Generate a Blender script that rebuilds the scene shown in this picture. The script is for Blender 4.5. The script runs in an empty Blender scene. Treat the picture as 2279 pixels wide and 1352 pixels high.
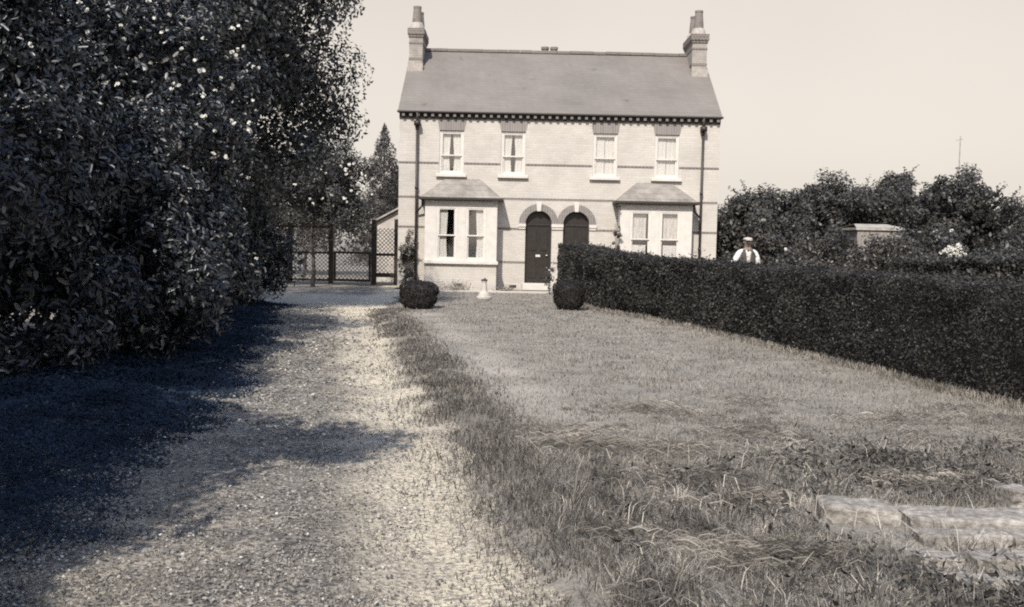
import bpy, bmesh, math, random
import numpy as np
from mathutils import Vector, Matrix
R_ = math.radians
rng = np.random.default_rng(11); random.seed(11)
scene = bpy.context.scene
col = scene.collection

# ------------------------------------------------------------------ camera, sky, sun, exposure
cam_d = bpy.data.cameras.new('camera'); cam = bpy.data.objects.new('camera', cam_d); col.objects.link(cam)
cam_d.sensor_width = 36; cam_d.lens = 36*2160/2279; cam_d.clip_end = 2000; cam_d.clip_start = .05
PITCH, ROLL = R_(3.73), R_(1.2)
cam.matrix_world = (Matrix.Translation((0, 0, 1.55)) @ Matrix.Rotation(R_(90)-PITCH, 4, 'X') @ Matrix.Rotation(ROLL, 4, 'Z'))
scene.camera = cam
SUN_AZ, SUN_EL = R_(16), R_(46)       # light comes from behind the camera, a little to its left
sun_d = bpy.data.lights.new('sun', 'SUN'); sun_d.energy = 3.3; sun_d.angle = R_(.53); sun_d.color = (1, .945, .865)
sun = bpy.data.objects.new('sun', sun_d); col.objects.link(sun)
sdir = Vector((math.sin(SUN_AZ)*math.cos(SUN_EL), math.cos(SUN_AZ)*math.cos(SUN_EL), -math.sin(SUN_EL)))
sun.rotation_euler = sdir.to_track_quat('-Z', 'Y').to_euler(); sun.location = (-10, -20, 30)
w = bpy.data.worlds.new('World'); scene.world = w; w.use_nodes = True
nt = w.node_tree; nt.nodes.clear()
def N(nt, typ, **kw):
    n = nt.nodes.new(typ)
    for k, v in kw.items():
        if k in n.inputs.keys() if isinstance(k, str) else False: n.inputs[k].default_value = v
        else: setattr(n, k, v)
    return n
sky = nt.nodes.new('ShaderNodeTexSky'); sky.sky_type = 'NISHITA'; sky.sun_disc = False
sky.sun_elevation = SUN_EL; sky.sun_rotation = math.pi + SUN_AZ; sky.air_density = 1.0; sky.dust_density = 1.2; sky.ozone_density = 2.0
hs = nt.nodes.new('ShaderNodeHueSaturation'); hs.inputs['Saturation'].default_value = .10
tint = nt.nodes.new('ShaderNodeMix'); tint.data_type = 'RGBA'; tint.blend_type = 'MULTIPLY'; tint.inputs[0].default_value = 1
tint.inputs[7].default_value = (1.0, .91, .81, 1)
tc = nt.nodes.new('ShaderNodeTexCoord'); sep = nt.nodes.new('ShaderNodeSeparateXYZ')
mr = nt.nodes.new('ShaderNodeMapRange'); mr.inputs[1].default_value = .24; mr.inputs[2].default_value = .5; mr.inputs[3].default_value = 0; mr.inputs[4].default_value = .95
mixs = nt.nodes.new('ShaderNodeMix'); mixs.data_type = 'RGBA'
bg = nt.nodes.new('ShaderNodeBackground'); bg.inputs[1].default_value = .15
out = nt.nodes.new('ShaderNodeOutputWorld')
nz = nt.nodes.new('ShaderNodeTexNoise'); nz.inputs['Scale'].default_value = 1.6; nz.inputs['Detail'].default_value = 4
nr = nt.nodes.new('ShaderNodeMapRange'); nr.inputs[1].default_value = .3; nr.inputs[2].default_value = .7; nr.inputs[3].default_value = .90; nr.inputs[4].default_value = 1.04
cm = nt.nodes.new('ShaderNodeMix'); cm.data_type = 'RGBA'; cm.blend_type = 'MULTIPLY'; cm.inputs[0].default_value = 1
L = nt.links.new
L(sky.outputs[0], hs.inputs['Color']); L(hs.outputs[0], tint.inputs[6]); 
L(tc.outputs['Generated'], nz.inputs['Vector']); L(nz.outputs[0], nr.inputs[0]); L(nr.outputs[0], cm.inputs[7])
L(tc.outputs['Generated'], sep.inputs[0]); L(sep.outputs[2], mr.inputs[0]); L(mr.outputs[0], mixs.inputs[0])
# milky summer haze low in the sky
hz = nt.nodes.new('ShaderNodeMix'); hz.data_type = 'RGBA'; hz.inputs[0].default_value = .78; hz.inputs[7].default_value = (2.72, 2.50, 2.23, 1)
L(tint.outputs[2], hz.inputs[6]); L(hz.outputs[2], cm.inputs[6]); L(cm.outputs[2], mixs.inputs[6]); L(sky.outputs[0], mixs.inputs[7]); L(mixs.outputs[2], bg.inputs[0]); L(bg.outputs[0], out.inputs[0])
scene.view_settings.view_transform = 'Standard'; scene.view_settings.look = 'None'
scene.view_settings.exposure = 0.74; scene.view_settings.gamma = 1
scene.cycles.filter_width = 2.0
scene.cycles.use_denoising = False; scene.cycles.caustics_reflective = False; scene.cycles.caustics_refractive = False

# ------------------------------------------------------------------ materials
def mat(name, c, rough=.85, spec=.2, c2=None, scale=8., detail=4., bump=0., lo=.35, hi=.65, stretch=(1, 1, 1), big=None):
    m = bpy.data.materials.new(name); m.use_nodes = True; t = m.node_tree; p = t.nodes['Principled BSDF']
    p.inputs['Roughness'].default_value = rough; p.inputs['Specular IOR Level'].default_value = spec
    p.inputs['Base Color'].default_value = (*c, 1)
    if c2 is not None:
        tcn = t.nodes.new('ShaderNodeTexCoord'); mp = t.nodes.new('ShaderNodeMapping'); mp.inputs['Scale'].default_value = stretch
        no = t.nodes.new('ShaderNodeTexNoise'); no.inputs['Scale'].default_value = scale; no.inputs['Detail'].default_value = detail
        r = t.nodes.new('ShaderNodeValToRGB'); r.color_ramp.elements[0].position = lo; r.color_ramp.elements[1].position = hi
        r.color_ramp.elements[0].color = (*c, 1); r.color_ramp.elements[1].color = (*c2, 1)
        t.links.new(tcn.outputs['Object'], mp.inputs[0]); t.links.new(mp.outputs[0], no.inputs['Vector']); t.links.new(no.outputs[0], r.inputs[0])
        src = r.outputs[0]
        if big:
            n2 = t.nodes.new('ShaderNodeTexNoise'); n2.inputs['Scale'].default_value = big[0]; n2.inputs['Detail'].default_value = 3
            m2 = t.nodes.new('ShaderNodeMapRange'); m2.inputs[1].default_value = .3; m2.inputs[2].default_value = .7; m2.inputs[3].default_value = big[1]; m2.inputs[4].default_value = big[2]
            mm = t.nodes.new('ShaderNodeMix'); mm.data_type = 'RGBA'; mm.blend_type = 'MULTIPLY'; mm.inputs[0].default_value = 1
            t.links.new(tcn.outputs['Object'], n2.inputs['Vector']); t.links.new(n2.outputs[0], m2.inputs[0]); t.links.new(src, mm.inputs[6]); t.links.new(m2.outputs[0], mm.inputs[7]); src = mm.outputs[2]
        t.links.new(src, p.inputs['Base Color'])
        if bump:
            b = t.nodes.new('ShaderNodeBump'); b.inputs['Strength'].default_value = bump; b.inputs['Distance'].default_value = .02
            t.links.new(no.outputs[0], b.inputs['Height']); t.links.new(b.outputs[0], p.inputs['Normal'])
    return m
def brick_mat(name, c1, c2, mortar, bw, rh, ms=.012, offset=.5, blotch=(.9, 1.08), rough=.9, bs=1.1, spots=0):
    m = bpy.data.materials.new(name); m.use_nodes = True; t = m.node_tree; p = t.nodes['Principled BSDF']; l = t.links.new
    p.inputs['Roughness'].default_value = rough; p.inputs['Specular IOR Level'].default_value = .15
    tcn = t.nodes.new('ShaderNodeTexCoord'); s = t.nodes.new('ShaderNodeSeparateXYZ'); ad = t.nodes.new('ShaderNodeMath'); cb = t.nodes.new('ShaderNodeCombineXYZ')
    l(tcn.outputs['Object'], s.inputs[0]); l(s.outputs[0], ad.inputs[0]); l(s.outputs[1], ad.inputs[1]); l(ad.outputs[0], cb.inputs[0]); l(s.outputs[2], cb.inputs[1])
    b = t.nodes.new('ShaderNodeTexBrick'); b.offset = offset; b.inputs['Scale'].default_value = 1; b.inputs['Brick Width'].default_value = bw; b.inputs['Row Height'].default_value = rh
    b.inputs['Mortar Size'].default_value = ms; b.inputs['Mortar Smooth'].default_value = .3; b.inputs['Bias'].default_value = 0
    b.inputs['Color1'].default_value = (*c1, 1); b.inputs['Color2'].default_value = (*c2, 1); b.inputs['Mortar'].default_value = (*mortar, 1)
    l(cb.outputs[0], b.inputs['Vector'])
    no = t.nodes.new('ShaderNodeTexNoise'); no.inputs['Scale'].default_value = bs; no.inputs['Detail'].default_value = 6; no.inputs['Roughness'].default_value = .65
    mr = t.nodes.new('ShaderNodeMapRange'); mr.inputs[1].default_value = .3; mr.inputs[2].default_value = .7; mr.inputs[3].default_value = blotch[0]; mr.inputs[4].default_value = blotch[1]
    mx = t.nodes.new('ShaderNodeMix'); mx.data_type = 'RGBA'; mx.blend_type = 'MULTIPLY'; mx.inputs[0].default_value = 1
    l(tcn.outputs['Object'], no.inputs['Vector']); l(no.outputs[0], mr.inputs[0]); l(b.outputs[0], mx.inputs[6]); l(mr.outputs[0], mx.inputs[7]); last = mx.outputs[2]
    if spots:
        n3 = t.nodes.new('ShaderNodeTexNoise'); n3.inputs['Scale'].default_value = 1.9; n3.inputs['Detail'].default_value = 5; m3 = t.nodes.new('ShaderNodeMapRange'); m3.inputs[1].default_value = .64; m3.inputs[2].default_value = .74; m3.inputs[3].default_value = 1; m3.inputs[4].default_value = spots
        x3 = t.nodes.new('ShaderNodeMix'); x3.data_type = 'RGBA'; x3.blend_type = 'MULTIPLY'; x3.inputs[0].default_value = 1; l(tcn.outputs['Object'], n3.inputs['Vector']); l(n3.outputs[0], m3.inputs[0]); l(last, x3.inputs[6]); l(m3.outputs[0], x3.inputs[7]); last = x3.outputs[2]
    l(last, p.inputs['Base Color'])
    bp = t.nodes.new('ShaderNodeBump'); bp.inputs['Strength'].default_value = .35; bp.inputs['Distance'].default_value = .008; bp.invert = True
    l(b.outputs['Fac'], bp.inputs['Height']); l(bp.outputs[0], p.inputs['Normal'])
    return m
def leaf_mat(name, dark, light, rough=.42, spec=.5, trans=.22, pale=None, pale_at=.93, vs=1.3, va=.3):
    m = bpy.data.materials.new(name); m.use_nodes = True; t = m.node_tree; p = t.nodes['Principled BSDF']; l = t.links.new
    g = t.nodes.new('ShaderNodeNewGeometry'); r = t.nodes.new('ShaderNodeValToRGB'); e = r.color_ramp.elements
    e[0].color = (*dark, 1); e[0].position = 0; e[1].color = (*light, 1); e[1].position = .9 if pale is None else pale_at-.02
    if pale is not None:
        x = r.color_ramp.elements.new(pale_at); x.color = (*pale, 1)
    l(g.outputs['Random Per Island'], r.inputs[0])
    tcn = t.nodes.new('ShaderNodeTexCoord'); no = t.nodes.new('ShaderNodeTexNoise'); no.inputs['Scale'].default_value = vs; no.inputs['Detail'].default_value = 4; l(tcn.outputs['Object'], no.inputs['Vector'])
    mr = t.nodes.new('ShaderNodeMapRange'); mr.inputs[1].default_value = .32; mr.inputs[2].default_value = .68; mr.inputs[3].default_value = 1-va; mr.inputs[4].default_value = 1+va; l(no.outputs[0], mr.inputs[0])
    mm = t.nodes.new('ShaderNodeMix'); mm.data_type = 'RGBA'; mm.blend_type = 'MULTIPLY'; mm.inputs[0].default_value = 1; l(r.outputs[0], mm.inputs[6]); l(mr.outputs[0], mm.inputs[7]); l(mm.outputs[2], p.inputs['Base Color'])
    p.inputs['Roughness'].default_value = rough; p.inputs['Specular IOR Level'].default_value = spec
    tr = t.nodes.new('ShaderNodeBsdfTranslucent'); mx = t.nodes.new('ShaderNodeMixShader'); mx.inputs[0].default_value = trans
    l(mm.outputs[2], tr.inputs[0]); l(p.outputs[0], mx.inputs[1]); l(tr.outputs[0], mx.inputs[2]); l(mx.outputs[0], t.nodes['Material Output'].inputs[0])
    return m
def g3(v, warm=.06): return (v*(1+warm), v, v*(1-warm*1.3))
M = {}
M['brick'] = brick_mat('pale_brick', (.515, .478, .425), (.465, .43, .383), (.48, .443, .395), .235, .078, ms=.008, blotch=(.86, 1.08))
M['stackbrick'] = brick_mat('sooty_pale_brick', (.34, .31, .275), (.28, .255, .225), (.33, .30, .265), .235, .078, blotch=(.75, 1.15), bs=2.5)
M['plinth'] = mat('render', (.50, .46, .41), c2=(.36, .325, .29), scale=3, lo=.4, hi=.75)
M['redbrick'] = brick_mat('dark_brick', (.17, .145, .13), (.13, .11, .10), (.26, .235, .21), .11, .078)
M['arch'] = brick_mat('gauged_brick', (.235, .213, .198), (.195, .176, .164), (.31, .285, .26), .075, .6, ms=.010, offset=0)
M['stone'] = mat('dressed_stone', (.60, .56, .505), c2=(.53, .495, .445), scale=5, bump=.1)
M['paint'] = mat('white_paint', (.62, .585, .53), rough=.5, spec=.3, c2=(.56, .525, .475), scale=6)
M['slate'] = brick_mat('slate', (.187, .168, .15), (.176, .158, .142), (.15, .134, .12), .26, .105, ms=.004, blotch=(.84, 1.12), rough=.8, bs=.7, spots=.7)
M['lichen'] = brick_mat('lichen_slate', (.27, .245, .215), (.22, .20, .175), (.18, .165, .145), .26, .16, ms=.008, blotch=(.65, 1.3), bs=2.2)
M['iron'] = mat('dark_iron', (.035, .028, .024), rough=.5, spec=.4)
M['dark'] = mat('dark_timber', (.022, .018, .015), rough=.55, spec=.35, c2=(.035, .028, .024), scale=9)
M['door'] = mat('dark_door_paint', (.030, .024, .020), rough=.4, spec=.4, c2=(.022, .018, .015), scale=7)
M['brass'] = mat('pale_metal', (.6, .55, .48), rough=.4)
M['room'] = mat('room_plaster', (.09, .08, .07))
M['pot'] = mat('clay_pot', (.155, .135, .12), c2=(.22, .195, .175), scale=6)
M['mortar'] = mat('mortar_fillet', (.40, .36, .315), c2=(.3, .27, .24), scale=9)
M['curtain'] = mat('lace_curtain', (.80, .765, .70), c2=(.74, .70, .64), scale=3, stretch=(5, 5, .4))
M['lace'] = mat('thin_lace', (.70, .66, .60), c2=(.42, .39, .35), scale=3, stretch=(4, 4, 1.0), lo=.45, hi=.75)
M['bark'] = mat('bark', (.05, .042, .036), c2=(.09, .078, .066), scale=14, bump=.5, stretch=(1, 1, .3))
M['soil'] = mat('soil', (.07, .06, .05), c2=(.15, .13, .11), scale=14, bump=.6)
M['paving'] = brick_mat('paving', (.52, .47, .41), (.44, .40, .35), (.25, .22, .19), .6, .45)
M['shedroof'] = mat('pale_roofing', (.40, .37, .32), c2=(.27, .25, .215), scale=5)
M['weathered'] = mat('weathered_board', (.34, .31, .27), c2=(.17, .155, .13), scale=4, stretch=(8, 8, .4))
M['lattice'] = mat('weathered_lattice', (.36, .33, .30), c2=(.22, .2, .18), scale=9)
M['rock'] = mat('rough_stone', (.36, .33, .29), c2=(.19, .172, .15), scale=24, detail=8, bump=1.0, big=(7, .62, 1.2))
M['skin'] = mat('skin', (.24, .19, .155), rough=.6)
M['shirt'] = mat('white_shirt', (.64, .61, .56), c2=(.55, .52, .48), scale=14)
M['vest'] = mat('dark_waistcoat', (.085, .077, .07), c2=(.06, .054, .05), scale=30)
M['trouser'] = mat('dark_trousers', (.05, .045, .042))
M['cap'] = mat('pale_cap', (.50, .46, .41), c2=(.42, .38, .34), scale=20)
M['hair'] = mat('dark_hair', (.05, .04, .035))
M['white'] = mat('white_petals', (.62, .60, .53), c2=(.45, .43, .38), scale=20)
# glass: thin pane, mostly clear with a sky reflection
m = bpy.data.materials.new('window_glass'); m.use_nodes = True; t = m.node_tree; t.nodes.remove(t.nodes['Principled BSDF'])
gl = t.nodes.new('ShaderNodeBsdfGlossy'); gl.inputs['Roughness'].default_value = .04; gl.inputs[0].default_value = (.9, .88, .85, 1)
tp = t.nodes.new('ShaderNodeBsdfTransparent'); tp.inputs[0].default_value = (.97, .97, .97, 1); mx = t.nodes.new('ShaderNodeMixShader'); mx.inputs[0].default_value = .13
t.links.new(tp.outputs[0], mx.inputs[1]); t.links.new(gl.outputs[0], mx.inputs[2]); t.links.new(mx.outputs[0], t.nodes['Material Output'].inputs[0]); M['glass'] = m
# foliage
M['hedge'] = leaf_mat('privet_leaves', va=.42, vs=1.8, dark=(.026, .0245, .022), light=(.060, .056, .050), rough=.6, spec=.25, pale=(.10, .094, .083), pale_at=.95)
M['box'] = leaf_mat('box_leaves', (.018, .016, .0155), (.044, .040, .037), rough=.65, spec=.2)
M['shrub'] = leaf_mat('laurel_leaves', (.010, .012, .015), (.036, .040, .044), rough=.36, spec=.5, trans=.10, pale=(.20, .192, .178), pale_at=.91, va=.4)  # pale share of leaves puts sun-caught highlights into the colour
M['shade_leaf'] = leaf_mat('shade_tone_leaves', (.016, .024, .036), (.030, .044, .066), rough=.8, spec=.1, trans=.08, va=.35)  # dark blue leaf tone stands in for shade on the near left ground
M['tree'] = leaf_mat('tree_leaves', (.016, .018, .020), (.055, .057, .055), rough=.4, trans=.2)
M['bgtree'] = leaf_mat('orchard_leaves', (.036, .034, .030), (.074, .069, .061), rough=.5, trans=.2)
M['bgtree2'] = leaf_mat('dark_hedgerow_leaves', (.026, .0245, .021), (.056, .052, .044), rough=.5, trans=.2)
M['bush'] = leaf_mat('bush_leaves', (.026, .023, .020), (.09, .08, .068), rough=.45, trans=.2, pale=(.15, .135, .115), pale_at=.93)
M['rose'] = leaf_mat('rose_leaves', (.028, .028, .027), (.10, .096, .088), rough=.45, pale=(.2, .19, .17), pale_at=.93)
M['conifer'] = leaf_mat('conifer_needles', (.018, .015, .014), (.042, .036, .033), rough=.6, trans=.1)
M['grass'] = leaf_mat('lawn_grass', (.12, .109, .094), (.37, .336, .288), rough=.6, spec=.2, trans=.3, vs=1.1, va=.28)
M['stubble'] = leaf_mat('drive_grass', (.12, .11, .10), (.36, .33, .29), rough=.6, spec=.2, trans=.3)
M['rough'] = leaf_mat('long_grass', (.06, .055, .048), (.32, .292, .253), rough=.6, spec=.15, trans=.3, pale=(.42, .385, .33), pale_at=.93, vs=2.6, va=.5)
M['verge'] = leaf_mat('verge_grass', (.045, .041, .036), (.20, .182, .16), rough=.6, spec=.15, trans=.3)
M['tuft'] = leaf_mat('tuft_grass', (.07, .063, .054), (.34, .31, .27), rough=.6, spec=.15, trans=.3, pale=(.46, .42, .36), pale_at=.85, vs=2.6, va=.45)
M['clover'] = leaf_mat('clover_leaves', (.07, .065, .06), (.30, .28, .25), rough=.6, spec=.2, trans=.1, pale=(.46, .43, .38), pale_at=.9, vs=2.5, va=.35)
M['weed'] = leaf_mat('weed_leaves', (.026, .024, .020), (.12, .11, .092), rough=.5, spec=.3, trans=.25)

# ------------------------------------------------------------------ helpers
def link(name, me, mt, parent=None):
    o = bpy.data.objects.new(name, me); col.objects.link(o)
    if mt is not None: me.materials.append(mt)
    if parent is not None: o.parent = parent; o.matrix_parent_inverse = Matrix.Identity(4)
    return o
def tag(o, label=None, cat=None, group=None, kind=None):
    if label: o['label'] = label
    if cat: o['category'] = cat
    if group: o['group'] = group
    if kind: o['kind'] = kind
    return o
def thing(name, label, cat, loc=(0, 0, 0), group=None):
    o = bpy.data.objects.new(name, None); col.objects.link(o); o.location = loc; o.empty_display_size = .2
    return tag(o, label, cat, group)
class G:
    """collects polygons, builds one mesh"""
    def __init__(s): s.v = []; s.f = []
    def poly(s, pts): n = len(s.v); s.v += [tuple(p) for p in pts]; s.f.append(list(range(n, n+len(pts)))); return s
    def box(s, x0, x1, y0, y1, z0, z1):
        n = len(s.v); s.v += [(x, y, z) for z in (z0, z1) for y in (y0, y1) for x in (x0, x1)]
        s.f += [[n+i for i in q] for q in ((0, 2, 3, 1), (4, 5, 7, 6), (0, 1, 5, 4), (2, 6, 7, 3), (0, 4, 6, 2), (1, 3, 7, 5))]; return s
    def bar(s, a, b, r, r2=None, n=8, cap=True):
        a = Vector(a); b = Vector(b); d = (b-a).normalized(); r2 = r if r2 is None else r2
        u = d.orthogonal().normalized(); v = d.cross(u); k = len(s.v)
        for c, rr in ((a, r), (b, r2)):
            for i in range(n):
                t = 2*math.pi*i/n; s.v.append(tuple(c+u*math.cos(t)*rr+v*math.sin(t)*rr))
        for i in range(n): s.f.append([k+i, k+(i+1) % n, k+n+(i+1) % n, k+n+i])
        if cap: s.f.append([k+i for i in range(n)][::-1]); s.f.append([k+n+i for i in range(n)])
        return s
    def tube(s, pts, rs, n=8):
        for i in range(len(pts)-1): s.bar(pts[i], pts[i+1], rs[i], rs[i+1], n)
        return s
    def lathe(s, prof, c=(0, 0, 0), n=20, sy=1.):
        k = len(s.v)
        for r, z in prof:
            for i in range(n):
                t = 2*math.pi*i/n; s.v.append((c[0]+r*math.cos(t), c[1]+r*sy*math.sin(t), c[2]+z))
        for j in range(len(prof)-1):
            for i in range(n): s.f.append([k+j*n+i, k+j*n+(i+1) % n, k+(j+1)*n+(i+1) % n, k+(j+1)*n+i])
        s.f.append([k+i for i in range(n)][::-1]); s.f.append([k+(len(prof)-1)*n+i for i in range(n)]); return s
    def prism(s, pts, y0, y1):
        """polygon in x-z extruded along y"""
        k = len(s.v); n = len(pts); s.v += [(x, y0, z) for x, z in pts]+[(x, y1, z) for x, z in pts]
        s.f.append([k+i for i in range(n)]); s.f.append([k+n+i for i in range(n)][::-1])
        for i in range(n): s.f.append([k+i, k+n+i, k+n+(i+1) % n, k+(i+1) % n])
        return s
    def build(s, name, mt, parent=None, bevel=0, smooth=False):
        me = bpy.data.meshes.new(name); me.from_pydata(s.v, [], s.f)
        bm = bmesh.new(); bm.from_mesh(me); bmesh.ops.recalc_face_normals(bm, faces=bm.faces); bm.to_mesh(me); bm.free()
        if smooth: me.polygons.foreach_set('use_smooth', [True]*len(me.polygons))
        o = link(name, me, mt, parent)
        if bevel:
            b = o.modifiers.new('bevel', 'BEVEL'); b.width = bevel; b.segments = 2; b.limit_method = 'ANGLE'
        return o
def quads(name, V, F, mt, parent=None):
    """V (n,3), F (m,k) arrays -> mesh object"""
    me = bpy.data.meshes.new(name); k = F.shape[1]
    me.vertices.add(len(V)); me.vertices.foreach_set('co', V.astype(np.float32).ravel())
    me.loops.add(F.size); me.loops.foreach_set('vertex_index', F.astype(np.int32).ravel())
    me.polygons.add(len(F)); me.polygons.foreach_set('loop_start', np.arange(0, F.size, k, dtype=np.int32)); me.polygons.foreach_set('loop_total', np.full(len(F), k, dtype=np.int32))
    me.update(calc_edges=True); return link(name, me, mt, parent)
def unit(a): return a/np.maximum(np.linalg.norm(a, axis=1, keepdims=True), 1e-9)
def leaves(name, P, D, size, mt, parent=None, asp=.5, up=.25, jit=.9, fold=.12, fancy=False):
    """kite leaves at P, faces turned roughly to D"""
    n = len(P); nor = unit(D + rng.normal(0, jit*.6, (n, 3)) + np.array([0, 0, up]))
    t = unit(np.cross(nor, rng.normal(0, 1, (n, 3)))); b = np.cross(nor, t)
    s = (size*rng.uniform(.6, 1.35, n))[:, None] if np.isscalar(size) else size[:, None]
    a = asp*s
    if fancy:
        f_ = nor*s*.10; dr = np.array([0, 0, -1.])*s*rng.uniform(0, .22, (n, 1))
        V = np.stack([P-t*s*.5, P-t*s*.22+b*a*.42+f_, P+t*s*.18+b*a*.40+f_+dr*.4, P+t*s*.5+dr, P+t*s*.18-b*a*.40+f_+dr*.4, P-t*s*.22-b*a*.42+f_], 1).reshape(-1, 3); i = np.arange(n)[:, None]*6
        return quads(name, V, np.concatenate([i+np.array([[0, 1, 2, 3]]), i+np.array([[0, 3, 4, 5]])]), mt, parent)
    V = np.stack([P-t*s*.5, P+b*a*.5-nor*s*fold, P+t*s*.5, P-b*a*.5-nor*s*fold], 1).reshape(-1, 3)
    return quads(name, V, np.arange(4*n).reshape(n, 4), mt, parent)
def blossoms(name, P, size, mt, parent=None, k=4):
    n = len(P); V = []
    for j in range(k):
        nor = unit(rng.normal(0, .7, (n, 3))+np.array([-.2, -1., .3])); t = unit(np.cross(nor, rng.normal(0, 1, (n, 3)))); b = np.cross(nor, t)
        c = P+rng.normal(0, size*.22, (n, 3)); s = size*rng.uniform(.35, .6, (n, 1))
        V.append(np.stack([c-t*s, c-t*s*.3+b*s, c+t*s*.8+b*s*.4, c+t*s*.6-b*s*.6, c-t*s*.4-b*s*.8], 1).reshape(-1, 3))
    V = np.concatenate(V); return tag(quads(name, V, np.arange(len(V)).reshape(-1, 5), mt, parent), kind='stuff')
def vnoise(x, y, s=1., seed=0):
    x = np.asarray(x)/s; y = np.asarray(y)/s; xi = np.floor(x).astype(int); yi = np.floor(y).astype(int); fx = x-xi; fy = y-yi
    h = lambda a, b: (np.sin(a*127.1+b*311.7+seed*74.7)*43758.5453) % 1.0
    fx = fx*fx*(3-2*fx); fy = fy*fy*(3-2*fy)
    return (h(xi, yi)*(1-fx)+h(xi+1, yi)*fx)*(1-fy)+(h(xi, yi+1)*(1-fx)+h(xi+1, yi+1)*fx)*fy
def blades(name, X, Y, Z, h, wdt, mt, lean=.35, parent=None, dirn=None):
    n = len(X); P = np.stack([X, Y, Z], 1); ang = rng.uniform(0, 2*np.pi, n); d = np.stack([np.cos(ang), np.sin(ang), np.zeros(n)], 1)
    if dirn is not None: d = unit(d*.8+np.asarray(dirn))
    ta = rng.uniform(0, np.pi, n); t = np.stack([np.cos(ta), np.sin(ta)*.5, np.zeros(n)], 1)
    h = h[:, None]; w_ = (wdt if np.isscalar(wdt) else wdt[:, None])*rng.uniform(.6, 1.3, (n, 1)); ln = np.abs(rng.normal(0, lean, (n, 1)))+.08
    mid = P+np.array([0, 0, 1])*h*.6+d*h*ln*.35; tip = P+np.array([0, 0, 1])*h*np.clip(1-ln*.45, .15, 1)+d*h*ln*1.1
    V = np.stack([P-t*w_*.5, P+t*w_*.5, mid-t*w_*.4, mid+t*w_*.4, tip], 1).reshape(-1, 3); i = np.arange(n)[:, None]*5
    F = np.concatenate([i+np.array([[0, 1, 3]]), i+np.array([[0, 3, 2]]), i+np.array([[2, 3, 4]])])
    return quads(name, V, F, mt, parent)

# ------------------------------------------------------------------ ground
RX = np.array([2.0, 4.1, 5.85, 7.8, 12.4, 19.0, 24., 27.5, 33.]); RV = np.array([.35, .12, -.12, -.55, -1.40, -2.68, -2.95, -3.0, -3.6])
def xr(y): return np.interp(y, RX, RV)                 # right edge of the drive
def xl(y): return np.interp(y, [2, 9, 12, 20, 26, 33], [-3.9, -4.2, -4.4, -5.6, -6.2, -7.6])
def gz(x, y):                                          # gentle unevenness of the ground
    x = np.asarray(x, float); y = np.asarray(y, float)
    z = (vnoise(x, y, 1.7, 3)-.5)*.05+(vnoise(x, y, .6, 5)-.5)*.018
    e = x-xr(y); z = z+.07*np.exp(-((e-.35)/.3)**2)*(y < 20)+.03*np.clip(e, 0, 1)*(y < 20)
    z = z-.03*np.exp(-((e+.45)/.25)**2)*(y < 20)
    f = np.clip((27.5-y)/3, 0, 1)*np.clip((y+4)/4, 0, 1); return z*f
def sheet(name, xs, ys, mt, dz=0., kind='structure', uvf=None, mask=None):
    X, Y = np.meshgrid(xs, ys) if uvf is None else (None, None)
    if uvf is not None:
        U, Yv = np.meshgrid(xs, ys); X = uvf(U, Yv); Y = Yv
    Z = gz(X, Y)+dz; V = np.stack([X.ravel(), Y.ravel(), Z.ravel()], 1); nx = len(xs); ny = len(ys)
    i = (np.arange(ny-1)[:, None]*nx+np.arange(nx-1)[None]).ravel(); F = np.stack([i, i+1, i+nx+1, i+nx], 1)
    o = quads(name, V, F, mt); o.data.polygons.foreach_set('use_smooth', [True]*len(F)); return tag(o, kind=kind)
def far(a, b, n): return list(np.linspace(a, b, n))
def posmat(name, build):
    m = bpy.data.materials.new(name); m.use_nodes = True; build(m.node_tree, m.node_tree.nodes['Principled BSDF']); return m
def gmat(t, p, layers, rough=.95, bump=.5):
    l = t.links.new; tcn = t.nodes.new('ShaderNodeTexCoord'); src = None
    for (sc, det, lo, hi, ca, cb, mode, fac) in layers:
        no = t.nodes.new('ShaderNodeTexNoise'); no.inputs['Scale'].default_value = sc; no.inputs['Detail'].default_value = det; no.inputs['Roughness'].default_value = .65
        l(tcn.outputs['Object'], no.inputs['Vector']); r = t.nodes.new('ShaderNodeValToRGB'); r.color_ramp.elements[0].position = lo; r.color_ramp.elements[1].position = hi
        r.color_ramp.elements[0].color = (*ca, 1); r.color_ramp.elements[1].color = (*cb, 1); l(no.outputs[0], r.inputs[0])
        if src is None: src = r.outputs[0]; h = no.outputs[0]
        else:
            mm = t.nodes.new('ShaderNodeMix'); mm.data_type = 'RGBA'; mm.blend_type = mode; mm.inputs[0].default_value = fac
            l(src, mm.inputs[6]); l(r.outputs[0], mm.inputs[7]); src = mm.outputs[2]
    p.inputs['Roughness'].default_value = rough; p.inputs['Specular IOR Level'].default_value = .1
    b = t.nodes.new('ShaderNodeBump'); b.inputs['Strength'].default_value = bump; b.inputs['Distance'].default_value = .03; l(h, b.inputs['Height']); l(b.outputs[0], p.inputs['Normal'])
    return src
def _lawn(t, p):
    s = gmat(t, p, [(30, 6, .3, .7, (.165, .15, .128), (.295, .27, .235), 'MIX', 1), (2.2, 4, .35, .65, (.82, .82, .82), (1.15, 1.15, 1.13), 'MULTIPLY', 1)])
    at = t.nodes.new('ShaderNodeAttribute'); at.attribute_name = 'worn'; mm = t.nodes.new('ShaderNodeMix'); mm.data_type = 'RGBA'; mm.inputs[7].default_value = (.40, .365, .315, 1)
    t.links.new(at.outputs['Fac'], mm.inputs[0]); t.links.new(s, mm.inputs[6]); t.links.new(mm.outputs[2], p.inputs['Base Color'])
M['lawn'] = posmat('lawn_turf', _lawn)
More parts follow.
